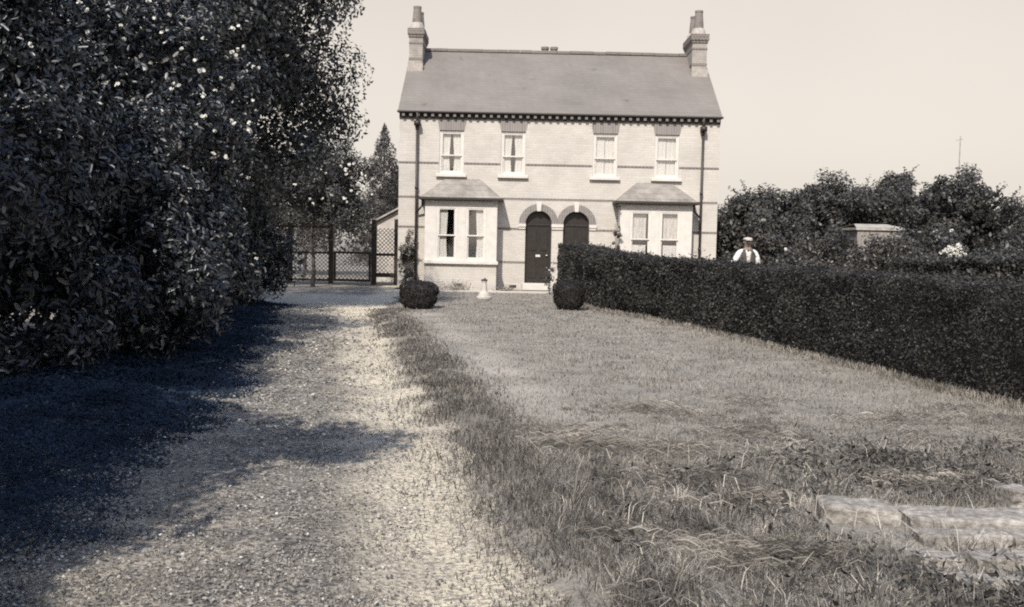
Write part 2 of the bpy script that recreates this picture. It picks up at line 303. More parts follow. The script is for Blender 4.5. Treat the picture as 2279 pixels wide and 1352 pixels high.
def _drive(t, p):
    s = gmat(t, p, [(34, 8, .40, .60, (.085, .08, .073), (.38, .35, .31), 'MIX', 1), (3.4, 6, .36, .64, (.60, .61, .63), (1.3, 1.26, 1.17), 'MULTIPLY', 1)], bump=.9)
    l = t.links.new; at = t.nodes.new('ShaderNodeAttribute'); at.attribute_name = 'wheel_and_shade'
    no = t.nodes.new('ShaderNodeTexNoise'); no.inputs['Scale'].default_value = 38; no.inputs['Detail'].default_value = 7
    r = t.nodes.new('ShaderNodeValToRGB'); r.color_ramp.elements[0].position = .36; r.color_ramp.elements[1].position = .56; r.color_ramp.elements[0].color = (.27, .24, .195, 1); r.color_ramp.elements[1].color = (.68, .60, .46, 1)
    tcn = t.nodes.new('ShaderNodeTexCoord'); l(tcn.outputs['Object'], no.inputs['Vector']); l(no.outputs[0], r.inputs[0])
    mm = t.nodes.new('ShaderNodeMix'); mm.data_type = 'RGBA'; l(at.outputs['Fac'], mm.inputs[0]); l(s, mm.inputs[6]); l(r.outputs[0], mm.inputs[7]); l(mm.outputs[2], p.inputs['Base Color'])
M['drive'] = posmat('stony_drive', _drive)
xs = sorted(set([-600, -200, -80, -40, -20]+far(-10, 14, 121)+[20, 40, 80, 200, 600])); ys = sorted(set([-300, -60, -20, -8]+far(-4, 12, 107)+far(12.3, 40, 60)+[45, 60, 90, 150, 300, 900]))
gr = sheet('ground', xs, ys, M['lawn'])
X_, Y_ = np.meshgrid(xs, ys); e_ = X_-xr(Y_); wn_ = np.exp(-((e_-1.05)/.38)**2)*np.clip((Y_-6.5)/2, 0, 1)*np.clip((21-Y_)/2, 0, 1)*(.1+.75*vnoise(X_, Y_, .7, 14))
at = gr.data.attributes.new('worn', 'FLOAT', 'POINT'); at.data.foreach_set('value', np.clip(wn_, 0, 1).ravel().astype(np.float32))
us = np.linspace(0, 1, 70); yd = np.linspace(-3, 31.5, 260)
d = sheet('drive', us, yd, M['drive'], dz=.006, uvf=lambda U, Y: xl(Y)+(xr(Y)+.12*(vnoise(Y, Y*0, .14, 19)-.5)+.16*(vnoise(Y, Y*0, .35, 9)-.5)+.22*(vnoise(Y, Y*0, 1.1, 4)-.5)-xl(Y))*U)
U, Y = np.meshgrid(us, yd); Xd = xl(Y)+(xr(Y)-xl(Y))*U; e = xr(Y)-Xd
wh = np.clip(np.exp(-((e-.42)/.42)**4)*1.1*(.55+.45*vnoise(Xd, Y, .5, 2)), 0, 1)+.25*np.exp(-((e-2.0)/.3)**2)*vnoise(Xd, Y, .8, 8)+np.clip((Y-18)/3, 0, 1)*.75*np.clip(e/.2, 0, 1)*np.clip((26.3-Y)/1.0, 0, 1)  # wheel tracks; pale tone stops before the gate, painting the tree shade there
at = d.data.attributes.new('wheel_and_shade', 'FLOAT', 'POINT'); at.data.foreach_set('value', np.clip(wh, 0, 1).ravel().astype(np.float32))
tag(G().box(-2.6, 1.55, 28.35, 29.2, -.05, .035).build('path', M['paving']), kind='structure')
tag(G().box(-3.56, 6.26, 29.2, 29.998, -.06, .02).build('bed_soil', M['soil']), kind='structure')

# ------------------------------------------------------------------ house
HX0, HX1, HY, HD = -3.56, 6.26, 30.0, 6.7
CX = 1.35
house = thing('semi_detached_house', 'pale brick pair of cottages with slate roof, two bay windows and twin arched doors', 'house', (0, 0, 0))
def walls_with_holes(g, x0, x1, z0, z1, y, depth, holes):
    xs = sorted({x0, x1, *[h[0] for h in holes], *[h[1] for h in holes]}); zs = sorted({z0, z1, *[h[2] for h in holes], *[h[3] for h in holes]})
    for i in range(len(xs)-1):
        for j in range(len(zs)-1):
            cx, cz = (xs[i]+xs[i+1])/2, (zs[j]+zs[j+1])/2
            if any(h[0] < cx < h[1] and h[2] < cz < h[3] for h in holes): continue
            g.poly([(xs[i], y, zs[j]), (xs[i+1], y, zs[j]), (xs[i+1], y, zs[j+1]), (xs[i], y, zs[j+1])])
    for a, b, c, d_ in holes:
        g.poly([(a, y, c), (a, y+depth, c), (a, y+depth, d_), (a, y, d_)]); g.poly([(b, y, c), (b, y, d_), (b, y+depth, d_), (b, y+depth, c)])
        g.poly([(a, y, c), (b, y, c), (b, y+depth, c), (a, y+depth, c)]); g.poly([(a, y, d_), (a, y+depth, d_), (b, y+depth, d_), (b, y, d_)])
UPW = [-1.95, -.06, 2.76, 4.65]; WZ0, WZ1, WH = 3.54, 4.87, .37
DOORS = [.77, 1.93]; DR = .405; SPR = 2.07
BAYS = [(-2.68, -.50), (3.20, 5.38)]
holes = [(c-WH, c+WH, WZ0, WZ1) for c in UPW]+[(c-DR, c+DR, .24, SPR+DR) for c in DOORS]+[(a+.15, b-.15, .9, 2.6) for a, b in BAYS]
g = G(); walls_with_holes(g, HX0, HX1, 0, 5.30, HY, .24, holes)
for c in DOORS:                                         # spandrels above the round arches
    n = 16
    for i in range(n):
        a0, a1 = math.pi*i/n, math.pi*(i+1)/n; p0 = (c+DR*math.cos(a0), SPR+DR*math.sin(a0)); p1 = (c+DR*math.cos(a1), SPR+DR*math.sin(a1)); zt = SPR+DR
        g.poly([(p1[0], HY, p1[1]), (p0[0], HY, p0[1]), (p0[0], HY, zt), (p1[0], HY, zt)]); g.poly([(p0[0], HY, p0[1]), (p1[0], HY, p1[1]), (p1[0], HY+.24, p1[1]), (p0[0], HY+.24, p0[1])])
RZ, EZ, RY = 7.90, 5.50, HY+3.35                         # ridge and eaves
YB = HY+HD
for x in (HX0, HX1):                                    # gable ends
    g.poly([(x, HY, 0), (x, YB, 0), (x, YB, 5.4), (x, RY, RZ-.13), (x, HY, 5.4)])
g.poly([(HX0, YB, 0), (HX1, YB, 0), (HX1, YB, 5.4), (HX0, YB, 5.4)])
g.poly([(HX0, HY, 5.30), (HX1, HY, 5.30), (HX1, HY, 5.40), (HX0, HY, 5.40)])
me = bpy.data.meshes.new('wall'); me.from_pydata(g.v, [], g.f); link('wall', me, M['brick'], house)
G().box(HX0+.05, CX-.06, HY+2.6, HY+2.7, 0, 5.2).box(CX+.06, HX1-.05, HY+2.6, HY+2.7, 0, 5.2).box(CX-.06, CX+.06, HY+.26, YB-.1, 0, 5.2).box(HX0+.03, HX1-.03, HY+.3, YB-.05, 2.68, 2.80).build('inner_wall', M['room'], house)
# roof: two slopes as slabs, ridge tiles
g = G(); ov = .10; ez = EZ-ov*(RZ-EZ)/(RY-HY)
for s, ye in ((1, HY-ov), (-1, YB+ov)):
    a = [(HX0-.04, ye, ez), (HX1+.04, ye, ez), (HX1+.04, RY, RZ), (HX0-.04, RY, RZ)]; g.poly(a if s > 0 else a[::-1]); b = [(x, y, z-.07) for x, y, z in a]; g.poly(b[::-1] if s > 0 else b)
    for i in range(4): j = (i+1) % 4; g.poly([a[i], b[i], b[j], a[j]])
roof = link('roof', (lambda m: (m.from_pydata(g.v, [], g.f), m)[1])(bpy.data.meshes.new('roof')), M['slate'], house)
rr = G()
nseg = 24
for i in range(nseg):
    x0 = HX0-.04+(HX1-HX0+.08)*i/nseg; x1 = x0+(HX1-HX0+.08)/nseg-.012; dz = random.uniform(-.008, .008)
    rr.prism([(0, 0)]*0+[(x0, RZ-.03+dz), (x1, RZ-.03+dz), (x1, RZ+.06+dz), (x0, RZ+.06+dz)], RY-.10, RY+.10)
rr.build('ridge_tiles', M['slate'], roof)
# gutter, cornice, dentils
G().box(HX0-.06, HX1+.06, HY-.185, HY-.105, 5.375, ez+.0).build('gutter', M['iron'], roof, bevel=.012)
G().box(HX0-.02, HX1+.02, HY-.10, HY-.003, 5.365, 5.42).box(HX0, HX1, HY-.045, HY-.002, 5.215, 5.364).build('cornice', M['dark'], house)
g = G(); x = HX0+.09
while x < HX1-.05:
    g.box(x, x+.085, HY-.14, HY-.046, 5.265, 5.35); x += .2232
dn = g.build('dentils', mat('dull_stone', (.17, .155, .14)), house); tag(dn, kind='stuff')
# string courses
def bands(z, segs, h=.065):
    for a, b in segs: G().box(a, b, HY-.006, HY-.0005, z-h/2, z+h/2).build('string_course', M['redbrick'], house)
def cut(segs, holes_):
    for a, b in holes_:
        o = []
        for s, e in segs:
            if b <= s or a >= e: o.append((s, e)); continue
            if a > s: o.append((s, a))
            if b < e: o.append((b, e))
        segs = o
    return segs
full = [(HX0, HX1)]
bands(3.87, cut(full, [(c-WH-.02, c+WH+.02) for c in UPW]))
bands(2.82, cut(full, [(a-.1, b+.1) for a, b in BAYS]))
bands(1.90, cut(full, [(c-DR, c+DR) for c in DOORS]+list(BAYS)))
bands(.87, cut(full, [(c-DR, c+DR) for c in DOORS]+list(BAYS)))
# plinth and air bricks
for a, b in cut([(HX0, HX1)], [(c-.50, c+.50) for c in DOORS]+list(BAYS)): G().box(a, b, HY-.02, HY-.001, 0, .2).build('plinth', M['plinth'], house)
for x in (-.10, 5.95): G().box(x, x+.22, HY-.028, HY-.0205, .09, .17).build('air_brick', M['dark'], house)
# windows
def wavy(g, x0, x1, y, z0, z1, amp=.018, n=None, pin=None):
    n = n or max(8, int((x1-x0)/.012)); k = len(g.v); rows = 7
    for j in range(rows):
        tz = j/(rows-1); z = z0+(z1-z0)*tz
        for i in range(n):
            u = i/(n-1); xx = x0+(x1-x0)*u
            if pin == 'L': xx = x0+(x1-x0)*u*(.86+.14*abs(2*tz-.75)**.8)
            if pin == 'R': xx = x1-(x1-x0)*(1-u)*(.86+.14*abs(2*tz-.75)**.8)
            g.v.append((xx, y+amp*math.sin(i*.75+j*.15), z))
    for j in range(rows-1):
        for i in range(n-1): g.f.append([k+j*n+i, k+j*n+i+1, k+(j+1)*n+i+1, k+(j+1)*n+i])
def sash_window(x0, x1, z0, z1, y, curtain, parent, sill=True, meet=.5):
    """one sash window; y = front of the frame"""
    f = G(); b = .05
    f.box(x0, x0+b, y, y+.09, z0, z1).box(x1-b, x1, y, y+.09, z0, z1).box(x0+b, x1-b, y, y+.09, z1-b, z1).box(x0+b, x1-b, y, y+.09, z0, z0+b)
    wn = f.build('window', M['paint'], parent)
    zm = z0+(z1-z0)*meet; a, c = x0+b, x1-b; q = .04
    for (u0, u1, yy) in ((zm-.022, z1-b, y+.012), (z0+b, zm+.018, y+.048)):
        sh_ = G().box(a, a+q, yy, yy+.035, u0, u1).box(c-q, c, yy, yy+.035, u0, u1).box(a+q, c-q, yy, yy+.035, u1-q, u1).box(a+q, c-q, yy, yy+.035, u0, u0+q*(1.4 if yy > y+.03 else 1)).build('sash', M['paint'], wn)
        G().box(a+q, c-q, yy+.016, yy+.02, u0+q, u1-q).build('pane', M['glass'], wn)
    yc = y+.105; W = x1-x0
    def cur(u0, u1, za, zb, yy=yc, pin=None, mt='curtain', n=None):
        g = G(); wavy(g, u0, u1, yy, za, zb, pin=pin, n=n, amp=.006); me = bpy.data.meshes.new('curtain'); me.from_pydata(g.v, [], g.f); me.polygons.foreach_set('use_smooth', [True]*len(g.f)); link('curtain', me, M[mt], wn)
    if curtain == 'sides': cur(x0+.02, x0+W*.45, z0, z1, pin='L'); cur(x1-W*.45, x1-.02, z0, z1, pin='R')
    elif curtain == 'left': cur(x0+.02, x0+W*.53, z0, z1, pin='L'); cur(x1-W*.17, x1-.02, z0, z1, pin='R', n=8)
    elif curtain == 'right': cur(x1-W*.50, x1-.02, z0, z1, pin='R')
    elif curtain == 'full': cur(x0+.02, x0+W*.48, z0, z1, n=24); cur(x0+W*.5, x1-.02, z0, z1, yc+.01, n=24)
    elif curtain == 'laceL': cur(x0+.0, x1-.14, z0, z0+(z1-z0)*.36, n=40); cur(x0, x1-.14, z0+(z1-z0)*.47, z1, yc+.03, mt='lace', n=40)
    elif curtain == 'laceR': cur(x0+.14, x1, z0, z0+(z1-z0)*.36, n=40); cur(x0+.14, x1, z0+(z1-z0)*.47, z1, yc+.03, mt='lace', n=40)
    if sill: G().box(x0-.10, x1+.10, HY-.10, HY+.2, z0-.09, z0-.002).build('sill', M['stone'], wn, bevel=.008)
    return wn
for c, k in zip(UPW, ('sides', 'sides', 'full', 'full')):
    wn = sash_window(c-WH+.002, c+WH-.002, WZ0, WZ1-.012, HY+.03, k, house, meet=.44)
    G().prism([(c-WH-.01, WZ1-.002), (c+WH+.01, WZ1-.002), (c+WH+.075, 5.213), (c-WH-.075, 5.213)], HY-.012, HY+.10).build('window_arch', M['arch'], house)
# doors with round arches
for i, c in enumerate(DOORS):
    g = G(); n = 18; yd0, yd1 = HY+.16, HY+.21
    pts = [(c+(DR-.05)*math.cos(math.pi*j/n), SPR+(DR-.05)*math.sin(math.pi*j/n)) for j in range(n+1)]+[(c-DR+.05, .26), (c+DR-.05, .26)]
    g.prism(pts, yd0, yd1)
    for zz0, zz1 in ((.40, 1.02), (1.25, 1.95)):
        for xx in (-1, 1): g.box(c+xx*.17-.11, c+xx*.17+.11, yd0-.018, yd0-.001, zz0, zz1)
    dr = g.build('door', M['door'], house)
    fr = G()
    for j in range(n):
        a0, a1 = math.pi*j/n, math.pi*(j+1)/n
        q = [(c+r*math.cos(a), SPR+r*math.sin(a)) for r, a in ((DR-.05, a0), (DR-.002, a0), (DR-.002, a1), (DR-.05, a1))]; fr.prism(q, HY+.12, HY+.23)
    fr.box(c-DR+.002, c-DR+.05, HY+.12, HY+.23, .25, SPR).box(c+DR-.05, c+DR-.002, HY+.12, HY+.23, .25, SPR).box(c-DR+.05, c+DR-.05, HY+.13, HY+.158, 2.02, 2.075)
    fr.build('door_frame', M['dark'], dr)
    G().box(c-.07, c+.07, yd0-.03, yd0-.019, 1.05, 1.12).build('letter_plate', M['brass'], dr)
    G().lathe([(.02, -.02), (.035, 0), (.02, .02)], (c+.27, yd0-.04, 1.1)).build('knob', M['brass'], dr)
    r0, r1 = DR+.002, .61; halves = (G(), G())
    for j in range(24):
        ar = halves[j//12]
        a0, a1 = math.pi*j/24, math.pi*(j+1)/24-.012
        if abs((a0+a1)/2-math.pi/2) < .12: continue
        q = [(c+r*math.cos(a), SPR+r*math.sin(a)) for r, a in ((r0, a0), (r1, a0), (r1, a1), (r0, a1))]
        q = [(min(max(x, CX-9), CX-.004) if c < CX else max(x, CX+.004), z) for x, z in q]; ar.prism(q, HY-.022, HY-.0015)
    for ar in halves: ar.build('door_arch', M['arch'], house)
    G().prism([(c-.055, SPR+DR-.02), (c+.055, SPR+DR-.02), (c+.085, SPR+.66), (c-.085, SPR+.66)], HY-.05, HY-.0015).build('keystone', M['stone'], house, bevel=.006)
    G().box(c-.46, c+.46, HY-.42, HY+.16, .035, .235).build('doorstep', M['stone'], house, bevel=.012)
for a, b in ((DOORS[0]-DR-.22, DOORS[0]-DR+.01), (DOORS[0]+DR-.01, DOORS[1]-DR+.01), (DOORS[1]+DR-.01, DOORS[1]+DR+.22)):
    G().box(a, b, HY-.055, HY-.001, SPR-.10, SPR-.002).box(a+.01, b-.01, HY-.03, HY-.0012, SPR-.17, SPR-.101).build('impost', M['stone'], house, bevel=.006)
# bays
BYF = 29.36
for bi, (a, b) in enumerate(BAYS):
    bay = G(); t_ = .1
    lt = [(a+.35, a+.98), (a+1.23, a+1.85)] if bi == 0 else [(a+.30, a+.95), (a+1.19, a+1.83)]
    z0w, z1w = .93, 2.53
    walls_with_holes(bay, a, b, 0, .80, BYF, .1, [])
    bay.box(a, a+.09, BYF+.001, HY-.002, 0, .80).box(b-.09, b, BYF+.001, HY-.002, 0, .80)
    bo = bay.build('bay_window', M['brick'], house)
    up = G()                                            # stone upper part: corner piers, mullion, lintel
    ed = [a, lt[0][0], lt[0][1], lt[1][0], lt[1][1], b]
    for x0, x1 in ((ed[0], ed[1]), (ed[2], ed[3]), (ed[4], ed[5])): up.box(x0, x1, BYF, BYF+.16, .9, z1w)
    up.box(a, b, BYF, BYF+.16, z1w+.001, 2.72)
    up.box(a, a+.12, BYF+.161, HY-.002, .9, 2.72).box(b-.12, b, BYF+.161, HY-.002, .9, 2.72)
    up.build('stonework', M['stone'], bo, bevel=.006)
    G().box(a-.05, b+.05, BYF-.09, HY-.003, .80, .899).build('sill', M['stone'], bo, bevel=.01)
    G().box(a+.14, b-.14, BYF-.03, BYF-.0015, 2.60, 2.69).build('moulding', M['stone'], bo)
    G().box(a+.12, b-.12, HY-.1, HY+.2, .885, .899).build('window_board', M['paint'], bo)
    for j, (x0, x1) in enumerate(lt):
        sash_window(x0+.002, x1-.002, z0w-.03, z1w, BYF+.004, (('left', 'right'), ('laceL', 'laceR'))[bi][j], house, sill=False, meet=.47)
    ez0 = 2.80; e_ = .13
    rf = G(); P0 = [(a-e_, BYF-e_, ez0), (b+e_, BYF-e_, ez0), (b+e_, HY-.003, ez0), (a-e_, HY-.003, ez0)]; q0, q1 = (a+.56, HY-.003, 3.40), (b-.56, HY-.003, 3.40)
    rf.poly([P0[0], P0[1], q1, q0]); rf.poly([P0[1], P0[2], q1]); rf.poly([P0[3], P0[0], q0]); rf.poly([P0[3], P0[2], P0[1], P0[0]]); rf.poly([P0[2], P0[3], q0, q1])
    bro = rf.build('bay_roof', M['lichen'], house)
    G().box(a-e_-.05, b+e_+.05, BYF-e_-.06, BYF-e_+.03, 2.72, 2.80).box(a-e_-.05, a-e_+.02, BYF-e_+.031, HY-.004, 2.72, 2.80).box(b+e_-.02, b+e_+.05, BYF-e_+.031, HY-.004, 2.72, 2.80).build('gutter', M['iron'], bro, bevel=.012)
    if bi == 0: G().box(-1.7, -1.5, BYF-.008, BYF-.001, .13, .21).build('air_brick', M['dark'], bo)
# downpipes
for x, s in ((-3.0, 1), (5.73, -1)):
    p = G().tube([(x, HY-.15, 5.38), (x, HY-.1, 5.05), (x, HY-.1, .12), (x, HY-.16, .03)], [.04]*4, 10)
    for z in (4.9, 3.1, 1.4): p.bar((x, HY-.1, z-.04), (x, HY-.1, z+.04), .055, n=10)
    p.box(x-.09, x+.09, HY-.24, HY-.03, 4.98, 5.12)
    xb = -2.80 if s > 0 else 5.50
    p.tube([(xb, HY-.25, 2.76), (xb, HY-.25, 2.55), (x, HY-.1, 2.33)], [.03]*3, 8)
    p.build('downpipe', M['iron'], house, smooth=True)
# chimneys
for ci, (a, b) in enumerate(((HX0+.02, HX0+.46), (HX1-.53, HX1-.05))):
    y0, y1 = 32.25, 33.75
    c = G().box(a, b, y0, y1, 5.8, 8.12).build('chimney', M['stackbrick'], house)
    rb = G()
    for z in (7.42, 7.93): rb.box(a-.012, b+.012, y0-.012, y1+.012, z-.035, z+.035)
    rb.box(a-.03, b+.03, y0-.03, y1+.03, 8.12, 8.20).box(a-.055, b+.055, y0-.055, y1+.055, 8.201, 8.40)
    rb.build('corbel_band', M['redbrick'], c)
    for yy in (y0+.33, y1-.33): G().lathe([(.26, 8.401), (.235, 8.5), (.2, 8.6), (.17, 8.64)], ((a+b)/2, yy, 0), n=16).build('mortar_cap', M['mortar'], c)
    for j, yy in enumerate((y0+.33, y1-.33)):
        G().lathe([(.165, 8.5), (.16, 8.75), (.125, 9.10 if ci == 0 else 9.15), (.135, 9.11 if ci == 0 else 9.16), (.135, 9.17 if ci == 0 else 9.22), (.10, 9.18 if ci == 0 else 9.23)], ((a+b)/2+(0 if j == 0 else 0), yy, 0), n=18).build('chimney_pot', M['pot'], c, smooth=False)
    G().box(a-.03, b+.03, y0-.16, y0-.013, 6.95, 7.10+.15).build('flashing', M['mortar'], c)
c = G().box(.85, 1.75, 36.0, 36.5, 5.0, 7.9).build('chimney', M['stackbrick'], house)
for x in (1.02, 1.35): G().lathe([(.13, 7.9), (.12, 8.56), (.145, 8.57), (.145, 8.66)], (x, 36.25, 0), n=14).build('chimney_pot', M['pot'], c)
# small things on the left gable
G().box(HX0-.10, HX0-.001, 31.2, 31.35, 4.6, 5.1).build('bracket', M['weathered'], house)

# ------------------------------------------------------------------ outbuilding, trellis, gate
sh = thing('lean_to', 'small pale lean-to against the left gable of the house behind the trellis gate', 'outbuilding', (-4.3, 34.6, 0))
def rel(g, o): g.v = [(x-o.location[0], y-o.location[1], z-o.location[2]) for x, y, z in g.v]; return g
rel(G().poly([(-4.85, 34, 0), (-3.57, 34, 0), (-3.57, 34, 2.75), (-4.85, 34, 2.05)]).poly([(-4.85, 36.5, 0), (-4.85, 34, 0), (-4.85, 34, 2.05), (-4.85, 36.5, 2.05)]).poly([(-3.57, 36.5, 0), (-4.85, 36.5, 0), (-4.85, 36.5, 2.05), (-3.57, 36.5, 2.75)]), sh).build('wall', M['plinth'], sh)
rel(G().poly([(-4.98, 33.85, 2.02), (-3.565, 33.85, 2.80), (-3.565, 36.6, 2.80), (-4.98, 36.6, 2.02)]).poly([(-4.98, 33.85, 2.08), (-4.98, 36.6, 2.08), (-3.565, 36.6, 2.86), (-3.565, 33.85, 2.86)]).poly([(-4.98, 33.85, 2.02), (-3.565, 33.85, 2.80), (-3.565, 33.85, 2.86), (-4.98, 33.85, 2.08)]), sh).build('roof', M['shedroof'], sh)
def lattice(g, x0, x1, z0, z1, y, step=.13, wd=.022):
    n = int((x1-x0+z1-z0)/step)+1
    for s in (1, -1):
        for i in range(n):
            c = i*step
            if s > 0: a = (x0+max(0, c-(z1-z0)), z0+min(c, z1-z0)); b = (x0+min(c, x1-x0), z0+max(0, c-(x1-x0)))
            else: a = (x0+max(0, c-(z1-z0)), z1-min(c, z1-z0)); b = (x0+min(c, x1-x0), z1-max(0, c-(x1-x0)))
            if abs(a[0]-b[0]) < .03: continue
            dx, dz = b[0]-a[0], b[1]-a[1]; l = math.hypot(dx, dz); nx, nz = -dz/l*wd/2, dx/l*wd/2; yy = y+(.008 if s > 0 else -.008)
            g.prism([(a[0]+nx, a[1]+nz), (a[0]-nx, a[1]-nz), (b[0]-nx, b[1]-nz), (b[0]+nx, b[1]+nz)], yy-.005, yy+.005)
    return g
TY = 31.6
tf = thing('trellis_fence', 'grey lattice trellis fence with dark posts left of the house', 'fence', (-6.4, TY, 0))
for x in (-8.6, -7.25, -5.92):
    rel(G().box(x-.07, x+.07, TY-.07, TY+.07, 0, 1.95), tf).build('post', M['dark'], tf)
for a, b in ((-8.53, -7.32), (-7.18, -5.99)):
    for u, v in ((.10, .17), (.98, 1.05), (1.82, 1.89)): rel(G().box(a, b, TY-.03, TY+.03, u, v), tf).build('rail', M['dark'], tf)
    for u, v in ((.17, .98), (1.05, 1.82)): rel(lattice(G(), a, b, u, v, TY), tf).build('lattice', M['lattice'], tf)
tg = thing('trellis_gate', 'wide low lattice garden gate between two dark posts beside the drive', 'gate', (-5.2, TY, 0))
rel(G().box(-5.83, -4.62, TY-.03, TY+.03, .10, .18).box(-5.83, -4.62, TY-.03, TY+.03, 1.00, 1.07).box(-5.83, -5.76, TY-.03, TY+.03, .181, .999).box(-4.69, -4.62, TY-.03, TY+.03, .181, .999), tg).build('gate_frame', M['dark'], tg)
rel(lattice(G(), -5.76, -4.69, .18, 1.0, TY), tg).build('lattice', M['lattice'], tg)
tt = thing('trellis_screen', 'tall dark-framed lattice screen between the gate and the house corner', 'trellis', (-4.1, TY, 0))
for x, z in ((-4.52, 2.12), (-3.78, 2.15)): rel(G().box(x-.08, x+.08, TY-.08, TY+.08, 0, z), tt).build('post', M['dark'], tt)
for u, v in ((.26, .40), (.95, 1.04)): rel(G().box(-4.44, -3.86, TY-.035, TY+.035, u, v), tt).build('rail', M['dark'], tt)
for u, v in ((.40, .95), (1.04, 1.85)): rel(lattice(G(), -4.44, -3.86, u, v, TY), tt).build('lattice', M['lattice'], tt)

# ------------------------------------------------------------------ foliage builders
def clump_points(n, c, rad, nclump, rc, shell=.55, flat=0., noise=.0, zmin=None):
    c = np.array(c, float); rad = np.array(rad, float); u = unit(rng.normal(0, 1, (nclump, 3)))
    r = rng.uniform(shell, 1, (nclump, 1))**.7; bump = 1+noise*rng.normal(0, 1, (nclump, 1)); K = u*r*bump
    sz = rng.uniform(.55, 1.35, nclump); pick = rng.choice(nclump, n, p=sz**2/np.sum(sz**2))
    off = unit(rng.normal(0, 1, (n, 3)))*(rng.uniform(0, 1, (n, 1))**.45)*rc*sz[pick][:, None]
    P = c+K[pick]*rad+off; D = unit(off/rc*1.2+u[pick])
    if zmin is not None: P[:, 2] = np.maximum(P[:, 2], zmin+rng.uniform(0, .25, n))
    return P, D
def trunk(g, base, top, r, limbs=6, spread=1.5, rise=.5):
    b = Vector(base); t = Vector(top); n = 5; pts = [b.lerp(t, i/n)+Vector((random.uniform(-1, 1), random.uniform(-1, 1), 0))*.08*(0 < i < n) for i in range(n+1)]
    g.tube(pts, [r*(1-.6*i/n) for i in range(n+1)], 9)
    for i in range(limbs):
        k = random.uniform(.35, .95); s = b.lerp(t, k); a = 2*math.pi*(i/limbs)+random.uniform(-.4, .4); l = spread*random.uniform(.6, 1.1)
        m = s+Vector((math.cos(a)*l*.5, math.sin(a)*l*.5, l*rise*.6)); e = s+Vector((math.cos(a)*l, math.sin(a)*l, l*rise*random.uniform(.8, 1.6))); g.tube([s, m, e], [r*.4, r*.25, r*.08], 6)
        for q in range(2): e2 = m+Vector((random.uniform(-1, 1), random.uniform(-1, 1), random.uniform(.1, 1)))*l*.5; g.tube([m, e2], [r*.2, r*.05], 5)
def plant(name, label, cat, loc, crowns, mt, n, size, group=None, trunk_h=1., trunk_r=.08, limbs=6, inner=.2, blossom=None, asp=.5, nclump=40, rc=.4, shell=.55, noise=.1, twigs=0, spread=1.2, stem='trunk', crown='crown', jit=.9, fancy=False):
    """crowns: list of (centre rel. to loc, radii, share)"""
    t = thing(name, label, cat, loc, group); g = G(); trunk(g, (0, 0, -.05), (0, 0, trunk_h), trunk_r, limbs, spread); g.build(stem, M['bark'], t)
    Ps, Ds, Ss = [], [], []; tot = sum(c[2] for c in crowns)
    for c, rad, sh_ in crowns:
        k = int(n*sh_/tot); P, D = clump_points(k, c, rad, max(6, int(nclump*sh_/tot)), rc, shell, noise=noise, zmin=.05); Ps.append(P); Ds.append(D); Ss.append(size*rng.uniform(.6, 1.35, k))
        ki = int(k*inner*.7)
        if ki: Q = unit(rng.normal(0, 1, (ki, 3)))*rng.uniform(0, .78, (ki, 1))**.5*np.array(rad)+np.array(c); Q[:, 2] = np.maximum(Q[:, 2], .06); Ps.append(Q); Ds.append(rng.normal(0, 1, (ki, 3))); Ss.append(size*rng.uniform(1.3, 2.0, ki))
    if twigs:
        c, rad, _ = crowns[0]; u = unit(rng.normal(0, 1, (twigs, 3))+np.array([.6, -.2, 0])); P0 = np.array(c)+u*np.array(rad)*.85; L_ = rng.uniform(.3, .9, (twigs, 1)); dd = unit(u+rng.normal(0, .35, (twigs, 3))-np.array([0, 0, .15])); g = G()
        for i in range(twigs): g.bar(P0[i], P0[i]+dd[i]*L_[i], .012, .004, 4)
        m_ = 26; s = rng.uniform(.1, 1.05, (twigs, m_, 1)); Q = (P0[:, None]+dd[:, None]*L_[:, None]*s+rng.normal(0, .05, (twigs, m_, 3))).reshape(-1, 3); Ps.append(Q); Ds.append(rng.normal(0, 1, Q.shape)); Ss.append(size*rng.uniform(.6, 1.2, len(Q)))
        tag(g.build('twigs', M['bark'], t), kind='stuff')
    P = np.concatenate(Ps); D = np.concatenate(Ds); S = np.concatenate(Ss); leaves(crown, P, D, S, mt, t, asp=asp, jit=jit, fancy=fancy)
    if blossom:
        nb, bs, box = blossom; c, rad, _ = crowns[0]; Pb = []
        while len(Pb) < nb:
            u = unit(rng.normal(0, 1, (1, 3)))[0]; q = np.array(c)+u*np.array(rad)*rng.uniform(.95, 1.12)
            if box(q+np.array(loc), u): Pb.append(q)
        blossoms('blossom', np.array(Pb), bs, M['white'], t)
    return t

# ------------------------------------------------------------------ the dark planting on the left
plant('broadleaf_tree', 'tall dense dark tree filling the top left, twigs reaching toward the chimney', 'tree', (-7.3, 19.5, 0),
      [((.3, 0, 6.6), (3.7, 3.2, 3.9), 5), ((-2.5, -.5, 5.0), (3.2, 2.8, 3.0), 2), ((1.7, .5, 4.0), (2.2, 2., 1.9), 2), ((2.0, 0, 6.3), (2.1, 1.8, 1.9), 2)], M['tree'], 90000, .10, trunk_h=6, trunk_r=.22, limbs=9, nclump=170, rc=.62, noise=.08, twigs=70, spread=2.6)
front = lambda q, u: u[1] < .15 and (u[0] > -.35)
plant('flowering_shrub', 'tall dark shrub dotted with white flowers in front of the tall tree', 'shrub', (-5.3, 13.6, 0),
      [((0, 0, 3.2), (1.65, 1.5, 1.9), 4), ((-1.3, .2, 3.0), (1.7, 1.4, 2.3), 3), ((-.4, 0, 1.3), (1.6, 1.4, 1.3), 2)], M['shrub'], 52000, .075, trunk_h=2.6, trunk_r=.09, nclump=120, rc=.42, fancy=True, blossom=(150, .050, front), noise=.12, spread=1.4)
